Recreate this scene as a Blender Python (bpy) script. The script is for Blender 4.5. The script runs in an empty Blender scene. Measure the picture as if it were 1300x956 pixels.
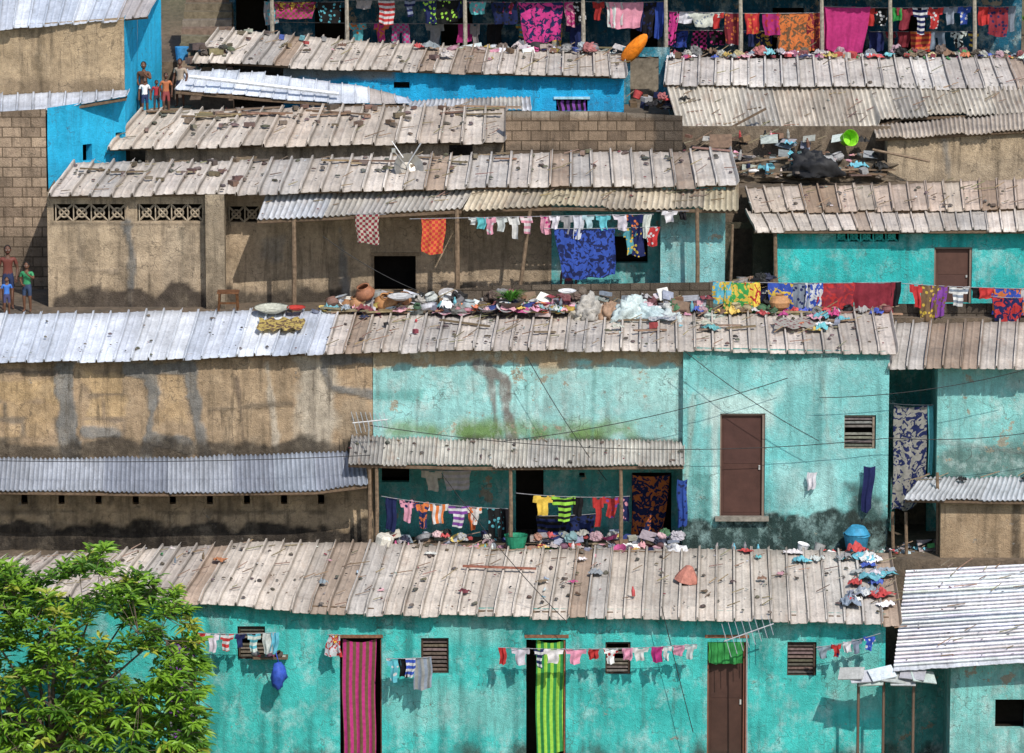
import bpy, math, random
import numpy as np
from mathutils import Vector, Matrix, Euler
random.seed(7)
rng=np.random.default_rng(7)
# ---------------------------------------------------------------- image pixels to world coordinates
# image pixels (u,v) are cast from the camera and intersected with assumed
# facade planes (Y = metres into the hill) to get world coordinates
FL=6500.0; PITCH=math.radians(10); CY=-100.0
cp,sp=math.cos(PITCH),math.sin(PITCH)
def ray(u,v):
    a=(u-650)/FL; b=(478-v)/FL
    return a, cp+sp*b, -sp+cp*b
_d=ray(650,926); CZ=-(0-CY)/_d[1]*_d[2]
def S(u,v,Y):
    dx,dy,dz=ray(u,v); t=(Y-CY)/dy
    return (t*dx,Y,CZ+t*dz)
def Z(v,Y): return S(650,v,Y)[2]
def proj(x,y,z):
    yy=y-CY; zz=z-CZ
    d=yy*cp-zz*sp; up=yy*sp+zz*cp
    return 650+FL*x/d, 478-FL*up/d
def mpp(Y): return (Y-CY)/cp/FL
# ---------------------------------------------------------------- noise
_T=rng.random((256,256))
def vnoise(x,y,s=0):
    x=np.asarray(x,float)+s*17.3; y=np.asarray(y,float)+s*31.7
    xi=np.floor(x).astype(int); yi=np.floor(y).astype(int)
    fx=x-xi; fy=y-yi; fx=fx*fx*(3-2*fx); fy=fy*fy*(3-2*fy)
    a=_T[xi&255,yi&255]; b=_T[(xi+1)&255,yi&255]; c=_T[xi&255,(yi+1)&255]; d=_T[(xi+1)&255,(yi+1)&255]
    return (a*(1-fx)+b*fx)*(1-fy)+(c*(1-fx)+d*fx)*fy
def fbm(x,y,s=0,o=4):
    r=0;a=.5;t=0
    for i in range(o):
        r=r+a*vnoise(np.asarray(x)*2**i,np.asarray(y)*2**i,s+i*3); t+=a; a*=.55
    return r/t
def sstep(a,b,x):
    t=np.clip((x-a)/(b-a),0,1); return t*t*(3-2*t)
# ---------------------------------------------------------------- palette (linear)
PAL=dict(R=(.6,.03,.03),O=(.8,.2,.03),Y=(.8,.55,.04),M=(.62,.02,.24),P=(.8,.32,.42),B=(.03,.09,.5),N=(.02,.03,.12),
 C=(.1,.5,.6),G=(.04,.36,.08),L=(.4,.8,.05),W=(.75,.75,.76),K=(.02,.02,.022),T=(.22,.12,.06),V=(.25,.06,.4),S=(.25,.3,.38),
 E=(.35,.35,.34),A=(.55,.5,.42),D=(.3,.03,.05),I=(.5,.7,.8))
def jc(c,a=.1):
    k=1+random.uniform(-a,a); return tuple(max(0,min(1,x*k*(1+random.uniform(-a,a)*.4))) for x in c)
def mute(c,m=.35,k=.85):
    g=sum(c)/3; return tuple((x*(1-m)+g*m)*k for x in c)
# ---------------------------------------------------------------- mesh builder
class MB:
    def __init__(s): s.V=[];s.F=[];s.C=[];s.n=0;s.C2=[];s.P=[];s.U=[]
    def add(s,v,f,col,col2=None,pat=0,uv=None):
        m=len(v); s.V.extend([tuple(map(float,p)) for p in v])
        n=s.n; s.F.extend([tuple(i+n for i in q) for q in f]); s.n+=m
        if isinstance(col,(tuple,)) : s.C.extend([col]*m)
        else: s.C.extend([tuple(c) for c in col])
        s.C2.extend([col2 or (0,0,0)]*m); s.P.extend([float(pat)]*m)
        s.U.extend(uv if uv is not None else [(0,0,0)]*m)
    def make(s,name,mat,parent=None,smooth=False,cloth=False,solid=0):
        me=bpy.data.meshes.new(name); me.from_pydata(s.V,[],s.F)
        a=me.attributes.new('Col','FLOAT_COLOR','POINT')
        arr=np.ones((s.n,4),np.float32); arr[:,:3]=np.array(s.C,np.float32); a.data.foreach_set('color',arr.ravel())
        if cloth:
            a=me.attributes.new('Col2','FLOAT_COLOR','POINT'); arr[:,:3]=np.array(s.C2,np.float32); a.data.foreach_set('color',arr.ravel())
            a=me.attributes.new('pat','FLOAT','POINT'); a.data.foreach_set('value',np.array(s.P,np.float32))
            a=me.attributes.new('cuv','FLOAT_VECTOR','POINT'); a.data.foreach_set('vector',np.array(s.U,np.float32).ravel())
        me.materials.append(mat)
        if smooth: me.polygons.foreach_set('use_smooth',[True]*len(me.polygons))
        me.update()
        o=bpy.data.objects.new(name,me); bpy.context.scene.collection.objects.link(o)
        if parent: o.parent=parent
        if solid:
            m=o.modifiers.new('thickness','SOLIDIFY'); m.thickness=solid; m.offset=-1
        return o
def emp(name):
    o=bpy.data.objects.new(name,None); o.empty_display_size=.3
    bpy.context.scene.collection.objects.link(o); return o
def box(mb,c,s,col,rot=None):
    M=rot.to_matrix() if rot is not None else None
    vs=[]
    for i in (-.5,.5):
        for j in (-.5,.5):
            for k in (-.5,.5):
                p=Vector((i*s[0],j*s[1],k*s[2]))
                if M: p=M@p
                vs.append((p.x+c[0],p.y+c[1],p.z+c[2]))
    mb.add(vs,[(0,1,3,2),(4,6,7,5),(0,4,5,1),(2,3,7,6),(0,2,6,4),(1,5,7,3)],col)
def boxuv(mb,u0,v0,u1,v1,Yf,dep,col):
    a=S(u0,v0,Yf); b=S(u1,v1,Yf)
    box(mb,((a[0]+b[0])/2,Yf+dep/2,(a[2]+b[2])/2),(abs(b[0]-a[0]),dep,abs(a[2]-b[2])),col)
def tube(mb,p0,p1,r0,r1,col,n=6):
    p0=Vector(p0);p1=Vector(p1);d=(p1-p0)
    if d.length<1e-6: return
    q=d.to_track_quat('Z','Y'); vs=[]
    for p,r in ((p0,r0),(p1,r1)):
        for i in range(n):
            a=2*math.pi*i/n; w=p+q@Vector((math.cos(a)*r,math.sin(a)*r,0)); vs.append(tuple(w))
    fs=[(i,(i+1)%n,n+(i+1)%n,n+i) for i in range(n)]+[tuple(range(n))[::-1],tuple(range(n,2*n))]
    mb.add(vs,fs,col)
def lathe(mb,c,prof,col,n=14,rot=None,cap=True):
    M=rot.to_matrix() if rot is not None else Matrix.Identity(3)
    vs=[]
    for r,z in prof:
        for i in range(n):
            a=2*math.pi*i/n; p=M@Vector((r*math.cos(a),r*math.sin(a),z)); vs.append((p.x+c[0],p.y+c[1],p.z+c[2]))
    fs=[]
    for k in range(len(prof)-1):
        for i in range(n):
            j=(i+1)%n; fs.append((k*n+i,k*n+j,(k+1)*n+j,(k+1)*n+i))
    if cap: fs.append(tuple(range(n))[::-1])
    mb.add(vs,fs,col)
def blob(mb,c,s,col,amp=.35,nu=12,nv=8,rotz=None,flat=True,fr=1.6):
    sd=random.random()*50; rz=random.random()*6.28 if rotz is None else rotz
    th=np.linspace(0,2*np.pi,nu,endpoint=False); ph=np.linspace(0,np.pi,nv)
    P,T=np.meshgrid(ph,th,indexing='ij')
    x=np.sin(P)*np.cos(T); y=np.sin(P)*np.sin(T); z=np.cos(P)
    r=1+amp*(vnoise(x*fr+9+sd+z,y*fr+9+z*fr)*2-1)+amp*.6*(vnoise(x*fr*3+sd+z*2,y*fr*3+20+z*fr*2)*2-1)
    x=x*r*s[0];y=y*r*s[1];z=z*r*s[2]
    if flat: z=np.maximum(z,-s[2]*.3)
    X=x*math.cos(rz)-y*math.sin(rz)+c[0]; Yy=x*math.sin(rz)+y*math.cos(rz)+c[1]; z=z+c[2]
    vs=list(zip(X.ravel(),Yy.ravel(),z.ravel()))
    fs=[]
    for i in range(nv-1):
        for j in range(nu):
            fs.append((i*nu+j,i*nu+(j+1)%nu,(i+1)*nu+(j+1)%nu,(i+1)*nu+j))
    mb.add(vs,fs,col)
def rumple(mb,c,w,d,h,col,n=11):
    # a dropped garment: ragged sheet with folds
    sd=random.random()*90; rz=random.random()*6.28; g=np.linspace(-1,1,n); A,B=np.meshgrid(g,g,indexing='ij')
    r=.65+.5*vnoise(np.arctan2(B,A)*1.3+sd,0*A+sd); x=A*w*r; y=B*d*r
    f=np.abs(vnoise(A*2.2+sd,B*2.2+3)*2-1)+.35*np.abs(vnoise(A*5+sd,B*5)*2-1)
    z=h*(1-.75*(A*A+B*B)/2)*f*1.2+.012
    X=x*math.cos(rz)-y*math.sin(rz)+c[0]; Y=x*math.sin(rz)+y*math.cos(rz)+c[1]
    mb.add(list(zip(X.ravel(),Y.ravel(),(z+c[2]).ravel())),[(i*n+j,i*n+j+1,(i+1)*n+j+1,(i+1)*n+j) for i in range(n-1) for j in range(n-1)],col)
# ---------------------------------------------------------------- materials
def newmat(name):
    m=bpy.data.materials.new(name); m.use_nodes=True; nt=m.node_tree
    b=nt.nodes['Principled BSDF']; return m,nt,b
def N(nt,t,**k):
    n=nt.nodes.new(t)
    for a,v in k.items(): setattr(n,a,v)
    return n
def texcoord(nt,scale=(1,1,1)):
    g=N(nt,'ShaderNodeNewGeometry'); mp=N(nt,'ShaderNodeMapping'); mp.inputs['Scale'].default_value=scale
    nt.links.new(g.outputs['Position'],mp.inputs['Vector']); return mp.outputs[0]
def noise(nt,vec,scale,detail=6,rough=.6):
    n=N(nt,'ShaderNodeTexNoise'); n.inputs['Scale'].default_value=scale; n.inputs['Detail'].default_value=detail; n.inputs['Roughness'].default_value=rough
    nt.links.new(vec,n.inputs['Vector']); return n.outputs['Fac']
def ramp(nt,fac,a,b,ca,cb):
    r=N(nt,'ShaderNodeMapRange'); r.inputs['From Min'].default_value=a; r.inputs['From Max'].default_value=b
    r.inputs['To Min'].default_value=ca; r.inputs['To Max'].default_value=cb
    nt.links.new(fac,r.inputs['Value']); return r.outputs[0]
def mixc(nt,mode,fac,a,b):
    m=N(nt,'ShaderNodeMix',data_type='RGBA',blend_type=mode)
    for s,v in ((m.inputs['Factor'],fac),(m.inputs['A'],a),(m.inputs['B'],b)):
        if isinstance(v,bpy.types.NodeSocket): nt.links.new(v,s)
        elif isinstance(v,tuple): s.default_value=v+(1,)
        else: s.default_value=v
    return m.outputs['Result']
def mult(nt,col,fac):
    v=N(nt,'ShaderNodeVectorMath',operation='SCALE'); nt.links.new(col,v.inputs[0]); nt.links.new(fac,v.inputs['Scale']); return v.outputs[0]
def attr(nt,name):
    a=N(nt,'ShaderNodeAttribute'); a.attribute_name=name; return a
def bump(nt,b,h,st,dist=.02):
    n=N(nt,'ShaderNodeBump'); n.inputs['Strength'].default_value=st; n.inputs['Distance'].default_value=dist
    nt.links.new(h,n.inputs['Height']); nt.links.new(n.outputs[0],b.inputs['Normal'])
def wallmat(name,block=None,crack=True,contrast=1.0,dirt_shade=(.07,.055,.04),peel=None,chalk=None):
    m,nt,b=newmat(name); p=texcoord(nt); c=attr(nt,'Col').outputs['Color']
    n1=noise(nt,p,1.3,8,.65); n2=noise(nt,p,9,8,.7); n3=noise(nt,p,45,4,.6)
    if chalk:
        nk=noise(nt,texcoord(nt,(1,1,.8)),2.1,12,.75); c=mixc(nt,'MIX',ramp(nt,nk,.50,.66,0,chalk[1]),c,chalk[0])
    if peel:
        npl=noise(nt,p,1.7,12,.72); c=mixc(nt,'MIX',ramp(nt,npl,peel[1],peel[1]+.012,0,.85),c,peel[0])
        npl2=noise(nt,p,6,10,.75); c=mixc(nt,'MIX',ramp(nt,npl2,peel[1]+.03,peel[1]+.045,0,.7),c,mute(peel[0],.2,.6))
    c=mult(nt,c,ramp(nt,n1,.3,.7,1-.28*contrast,1+.2*contrast))
    c=mult(nt,c,ramp(nt,n2,.3,.7,1-.26*contrast,1+.2*contrast))
    c=mult(nt,c,ramp(nt,n3,.3,.7,.85,1.13))
    ps=texcoord(nt,(5,5,.45)); ns=noise(nt,ps,1.4,6,.7)
    c=mixc(nt,'MIX',ramp(nt,ns,.52,.72,0,.6*contrast),c,dirt_shade)
    ng=noise(nt,p,4.5,10,.8)
    c=mixc(nt,'MIX',ramp(nt,ng,.56,.66,0,.55*contrast),c,dirt_shade)
    nh=noise(nt,p,16,8,.75)
    c=mixc(nt,'MIX',ramp(nt,nh,.62,.68,0,.6*contrast),c,mute(dirt_shade,0,.6))
    if block:
        sx=N(nt,'ShaderNodeSeparateXYZ'); nt.links.new(p,sx.inputs[0]); cx=N(nt,'ShaderNodeCombineXYZ')
        nt.links.new(sx.outputs['X'],cx.inputs['X']); nt.links.new(sx.outputs['Z'],cx.inputs['Y'])
        br=N(nt,'ShaderNodeTexBrick'); nt.links.new(cx.outputs[0],br.inputs['Vector'])
        br.inputs['Scale'].default_value=1; br.inputs['Brick Width'].default_value=block[0]; br.inputs['Row Height'].default_value=block[1]
        br.inputs['Mortar Size'].default_value=.016; br.inputs['Mortar Smooth'].default_value=.3
        br.inputs['Color1'].default_value=(1.15,1.12,1.1,1); br.inputs['Color2'].default_value=(.6,.58,.58,1); br.inputs['Mortar'].default_value=(.36,.34,.32,1)
        c=mixc(nt,'MULTIPLY',.95,c,br.outputs['Color'])
    if crack:
        v=N(nt,'ShaderNodeTexVoronoi',feature='DISTANCE_TO_EDGE'); v.inputs['Scale'].default_value=.9
        w=N(nt,'ShaderNodeVectorMath',operation='ADD'); nc=N(nt,'ShaderNodeTexNoise'); nc.inputs['Scale'].default_value=3; nt.links.new(p,nc.inputs['Vector'])
        nt.links.new(p,w.inputs[0]); nt.links.new(nc.outputs['Color'],w.inputs[1]); nt.links.new(w.outputs[0],v.inputs['Vector'])
        k=ramp(nt,v.outputs['Distance'],.0,.014,.6,0)
        kk=N(nt,'ShaderNodeMath',operation='MULTIPLY'); nt.links.new(k,kk.inputs[0]); nt.links.new(ramp(nt,n1,.46,.53,0,1),kk.inputs[1])
        c=mixc(nt,'MIX',kk.outputs[0],c,(.06,.05,.04))
    nt.links.new(c,b.inputs['Base Color']); b.inputs['Roughness'].default_value=.92; b.inputs['Specular IOR Level'].default_value=.15
    a=N(nt,'ShaderNodeMath',operation='ADD'); nt.links.new(n2,a.inputs[0]); nt.links.new(n3,a.inputs[1])
    bump(nt,b,a.outputs[0],.8,.03); return m
M_PAINT=wallmat('painted_plaster',contrast=.8,dirt_shade=(.08,.12,.11),peel=((.27,.27,.22),.645),chalk=((.40,.60,.58),.6))
M_BLUE=wallmat('blue_paint',contrast=.6,dirt_shade=(.05,.10,.14),peel=((.3,.26,.2),.68))
M_PAINT2=wallmat('old_painted_plaster',contrast=.9,dirt_shade=(.14,.16,.14),peel=((.35,.29,.21),.605),chalk=((.50,.61,.58),.7))
M_PLAST=wallmat('bare_earth_plaster',contrast=1.15,peel=((.25,.235,.21),.63),chalk=((.52,.42,.30),.35))
M_BARE=wallmat('rough_earth_wall',contrast=1.25,peel=((.2,.185,.165),.655),chalk=((.50,.41,.30),.22))
M_BLOCK=wallmat('concrete_block',block=(.42,.22),contrast=1)
def roofmat(name,rust=.35,rough=.65,metal=0,dark=.45,var=1.):
    m,nt,b=newmat(name); p=texcoord(nt); c=attr(nt,'Col').outputs['Color']
    n1=noise(nt,p,1.1,7,.65); n2=noise(nt,texcoord(nt,(7,1.2,1.2)),1.6,7,.7); n3=noise(nt,p,22,5,.7); n4=noise(nt,p,5,9,.75)
    c=mult(nt,c,ramp(nt,n1,.3,.7,1-.24*var,1+.18*var)); c=mult(nt,c,ramp(nt,n2,.3,.72,1+.12*var,1-.26*var)); c=mult(nt,c,ramp(nt,n3,.3,.7,.82,1.14))
    c=mixc(nt,'MIX',ramp(nt,n4,.55,.67,0,dark),c,(.10,.085,.075))
    nr=noise(nt,texcoord(nt,(2.2,.6,.6)),2.2,8,.75)
    c=mixc(nt,'MIX',ramp(nt,nr,.54,.68,0,rust),c,(.25,.145,.09))
    nq=noise(nt,p,13,8,.75); c=mixc(nt,'MIX',ramp(nt,nq,.63,.67,0,dark),c,(.06,.052,.046))
    nt.links.new(c,b.inputs['Base Color']); b.inputs['Roughness'].default_value=rough; b.inputs['Specular IOR Level'].default_value=.3; b.inputs['Metallic'].default_value=metal
    bump(nt,b,n3,.3,.012); return m
M_ROOF=roofmat('weathered_sheet_roofing',.34,.65,0,.5,.95)
M_WHITE=roofmat('zinc_sheet_roofing',.06,.5,.1,.3,.9)
M_RUST=roofmat('rusty_corrugated_iron',.5,.7,0,.6)
def generic(name,rough=.6,sc=8,amp=.2,spec=.3,metal=0):
    m,nt,b=newmat(name); p=texcoord(nt); c=attr(nt,'Col').outputs['Color']
    n=noise(nt,p,sc,6,.65); c=mult(nt,c,ramp(nt,n,.3,.7,1-amp,1+amp))
    nt.links.new(c,b.inputs['Base Color']); b.inputs['Roughness'].default_value=rough; b.inputs['Specular IOR Level'].default_value=spec; b.inputs['Metallic'].default_value=metal
    bump(nt,b,n,.3,.01); return m
M_GEN=generic('household_goods',.65,12,.35); M_WOOD=generic('old_timber',.85,14,.45,.1); M_DARK=generic('room_interior',1,3,.3,0)
M_STONE=generic('stone',.95,9,.4,.1); M_SKIN=generic('skin_and_clothes',.6,10,.08,.3); M_METAL=generic('dull_metal',.4,10,.2,.5,.6); M_DOOR=generic('painted_door',.6,4,.2,.25)
def clothmat():
    m,nt,b=newmat('laundry_fabric'); L=nt.links
    c1=attr(nt,'Col').outputs['Color']; c2=attr(nt,'Col2').outputs['Color']; pa=attr(nt,'pat').outputs['Fac']; uv=attr(nt,'cuv').outputs['Vector']
    def M(op,a,bb=None,cc=None):
        n=N(nt,'ShaderNodeMath',operation=op)
        for i,x in enumerate((a,bb,cc)):
            if x is None: continue
            if isinstance(x,bpy.types.NodeSocket): L.new(x,n.inputs[i])
            else: n.inputs[i].default_value=x
        return n.outputs[0]
    v=N(nt,'ShaderNodeTexVoronoi'); v.inputs['Scale'].default_value=11; L.new(uv,v.inputs['Vector'])
    m1=M('LESS_THAN',v.outputs['Distance'],.36)
    s=N(nt,'ShaderNodeSeparateXYZ'); L.new(uv,s.inputs[0])
    sy=M('SINE',M('MULTIPLY',s.outputs['Y'],52.)); sx=M('SINE',M('MULTIPLY',s.outputs['X'],48.))
    m2=M('GREATER_THAN',sy,.1); m4=M('GREATER_THAN',sx,0.); m3=M('GREATER_THAN',M('MULTIPLY',sx,sy),.0)
    nz=N(nt,'ShaderNodeTexNoise'); nz.inputs['Scale'].default_value=8; nz.inputs['Detail'].default_value=2.5; nz.inputs['Distortion'].default_value=1.2; L.new(uv,nz.inputs['Vector'])
    m5=M('GREATER_THAN',nz.outputs['Fac'],.52)
    tot=None
    for k,mm in ((1,m1),(2,m2),(3,m3),(4,m4),(5,m5)):
        t=M('MULTIPLY',M('COMPARE',pa,float(k),.3),mm); tot=t if tot is None else M('ADD',tot,t)
    c=mixc(nt,'MIX',tot,c1,c2)
    p=texcoord(nt); n=noise(nt,p,14,5,.6); c=mult(nt,c,ramp(nt,n,.3,.7,.78,1.14))
    L.new(c,b.inputs['Base Color']); b.inputs['Roughness'].default_value=.9; b.inputs['Specular IOR Level'].default_value=.1
    tr=N(nt,'ShaderNodeBsdfTranslucent'); L.new(c,tr.inputs['Color']); ms=N(nt,'ShaderNodeMixShader'); ms.inputs[0].default_value=.2
    L.new(b.outputs[0],ms.inputs[1]); L.new(tr.outputs[0],ms.inputs[2]); L.new(ms.outputs[0],nt.nodes['Material Output'].inputs['Surface'])
    return m
M_CLOTH=clothmat()
def leafmat():
    m,nt,b=newmat('leaves'); c=attr(nt,'Col').outputs['Color']; L=nt.links
    L.new(c,b.inputs['Base Color']); b.inputs['Roughness'].default_value=.45; b.inputs['Specular IOR Level'].default_value=.4
    tr=N(nt,'ShaderNodeBsdfTranslucent'); L.new(c,tr.inputs['Color']); ms=N(nt,'ShaderNodeMixShader'); ms.inputs[0].default_value=.35
    L.new(b.outputs[0],ms.inputs[1]); L.new(tr.outputs[0],ms.inputs[2]); L.new(ms.outputs[0],nt.nodes['Material Output'].inputs['Surface']); return m
M_LEAF=leafmat()
# ---------------------------------------------------------------- walls
def pl(poly,u):
    if isinstance(poly,(int,float)): return np.full(np.shape(u),float(poly))
    return np.interp(u,[p[0] for p in poly],[p[1] for p in poly])
def wall(name,parent,u0,Y0,u1,Y1,top,bot,openings,base,mat,paint=(),depth=1.5,step=.06,relief=.012,rev=.2,streak=.3,basegrime=None,topgrime=.2,seed=0,ends=True,zbot=None):
    um=(u0+u1)/2; Ym=(Y0+Y1)/2
    vm=float(pl(bot,um)); zb=S(um,vm,Ym)[2] if zbot is None else zbot
    x0=S(u0,vm,Y0)[0]; x1=S(u1,vm,Y1)[0]
    Lw=math.hypot(x1-x0,Y1-Y0)
    dirx,diry=(x1-x0)/Lw,(Y1-Y0)/Lw; nx,ny=-diry,dirx
    ss=np.linspace(0,1,200); uu=proj(x0+(x1-x0)*ss,Y0+(Y1-Y0)*ss,zb)[0]
    ops=[]
    for (a,b_,c,d) in openings:
        sa,sb=np.interp([a,c],uu,ss)*Lw; Yc=Y0+(Y1-Y0)*(sa+sb)/2/Lw
        ops.append((sa,sb,S((a+c)/2,d,Yc)[2],S((a+c)/2,b_,Yc)[2]))
    def cuts(lo,hi,ex):
        e=sorted(set([lo,hi]+[x for x in ex if lo<x<hi])); out=[]
        for i in range(len(e)-1):
            k=max(1,int(round((e[i+1]-e[i])/step))); out+=list(np.linspace(e[i],e[i+1],k,endpoint=False))
        return np.array(out+[hi])
    sl=cuts(0,Lw,[o[0] for o in ops]+[o[1] for o in ops])
    uS=np.interp(sl/Lw,ss,uu); YS=Y0+(Y1-Y0)*sl/Lw
    ztop=np.array([S(u,float(v),Y)[2] for u,v,Y in zip(uS,pl(top,uS),YS)])
    zl=cuts(zb,ztop.max(),[o[2] for o in ops]+[o[3] for o in ops])
    SG,ZG=np.meshgrid(sl,zl,indexing='ij'); ZG=np.minimum(ZG,ztop[:,None])
    U,V=proj(x0+dirx*SG,Y0+diry*SG,ZG)
    C=np.ones(U.shape+(3,))*np.array(base)
    C*=(.88+.26*fbm(SG*.5,ZG*.5,seed))[...,None]
    raised=np.zeros(U.shape)
    for p in paint:
        kind=p[0]
        wob=(fbm(SG*2.2,ZG*2.2,seed+11,5)-.5)*2
        if kind=='box':
            _,a,b_,c,d,col,amt,soft,amp=p
            dd=np.minimum(np.minimum(U-a,c-U),np.minimum(V-b_,d-V))+wob*amp
            mk=sstep(-soft/2,soft/2,dd)*amt
        elif kind=='line':
            _,pts,w,col,amt,amp=p
            dd=np.full(U.shape,1e9)
            for (ax,ay),(bx,by) in zip(pts[:-1],pts[1:]):
                tx,ty=bx-ax,by-ay; t=np.clip(((U-ax)*tx+(V-ay)*ty)/(tx*tx+ty*ty),0,1)
                dd=np.minimum(dd,np.hypot(U-ax-t*tx,V-ay-t*ty))
            mk=sstep(2,-2,dd-w+wob*amp)*amt; raised=np.maximum(raised,mk)
        elif kind=='blocks':
            _,a,b_,c,d,col,amt,bw,bh=p
            row=np.floor((V-b_+wob*4)/bh); fx=((U-a+row*bw*.5+wob*5)/bw)%1; fy=((V-b_+wob*4)/bh)%1
            ln=np.minimum(np.minimum(fx,1-fx)*bw,np.minimum(fy,1-fy)*bh)+wob*4
            inside=sstep(-6,6,np.minimum(np.minimum(U-a,c-U),np.minimum(V-b_,d-V))+wob*14)
            mk=sstep(4,1.2,ln)*inside*amt*sstep(.35,.55,fbm(SG*1.5,ZG*1.5,seed+31)); raised=raised-mk*.8
        C=C*(1-mk[...,None])+np.array(col)*mk[...,None]
    if streak:
        k=sstep(.5,.8,fbm(SG*5,ZG*.5,seed+2))*streak; C*=(1-k)[...,None]
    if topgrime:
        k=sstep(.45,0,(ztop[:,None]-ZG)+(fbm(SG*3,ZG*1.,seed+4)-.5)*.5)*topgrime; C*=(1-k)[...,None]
    if basegrime:
        hgt,col,amt=basegrime
        k=sstep(hgt,hgt*.3,(ZG-zb)+(fbm(SG*2.5,ZG*2,seed+7,5)-.5)*hgt*1.6)*amt
        C=C*(1-k[...,None])+np.array(col)*k[...,None]
    rel=relief*(fbm(SG*1.1,ZG*1.1,seed+5,4)*2-1)*1.6-raised*.02
    for o in ops:
        near=(SG>o[0]-.04)&(SG<o[1]+.04)&(ZG>o[2]-.04)&(ZG<o[3]+.04); rel=np.where(near,0,rel)
    X=x0+dirx*SG+nx*rel; Yg=Y0+diry*SG+ny*rel
    nz=len(zl); ns=len(sl)
    verts=np.stack([X,Yg,ZG],-1).reshape(-1,3).tolist(); cols=np.clip(C,0,1).reshape(-1,3).tolist()
    faces=[]
    for i in range(ns-1):
        cs=(sl[i]+sl[i+1])/2
        for j in range(nz-1):
            if ZG[i,j+1]-ZG[i,j]<1e-4 and ZG[i+1,j+1]-ZG[i+1,j]<1e-4: continue
            cz=(zl[j]+zl[j+1])/2
            if any(o[0]<cs<o[1] and o[2]<cz<o[3] for o in ops): continue
            faces.append((i*nz+j,(i+1)*nz+j,(i+1)*nz+j+1,i*nz+j+1))
    mb=MB(); mb.add(verts,faces,cols)
    bc=tuple(base)
    for o in ops:
        def P(s,z,d): return (x0+dirx*s+nx*d,Y0+diry*s+ny*d,z)
        a,b_,c,d=o
        vs=[P(a,c,0),P(b_,c,0),P(b_,d,0),P(a,d,0),P(a,c,rev),P(b_,c,rev),P(b_,d,rev),P(a,d,rev)]
        mb.add(vs,[(0,4,5,1),(1,5,6,2),(2,6,7,3),(3,7,4,0)],bc)
    if ends:
        for s,zt in ((0,ztop[0]),(Lw,ztop[-1])):
            px,py=x0+dirx*s,Y0+diry*s
            k=8; vs=[];fs=[];cc=[]
            for i in range(k+1):
                for j in range(k+1):
                    z=zb+(zt-zb)*j/k; vs.append((px+nx*depth*i/k,py+ny*depth*i/k,z)); f=.75+.4*random.random(); cc.append(tuple(min(1,q*f) for q in base))
            for i in range(k):
                for j in range(k): fs.append((i*(k+1)+j,(i+1)*(k+1)+j,(i+1)*(k+1)+j+1,i*(k+1)+j+1))
            mb.add(vs,fs,cc)
    return mb.make(name,mat,parent)
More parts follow.
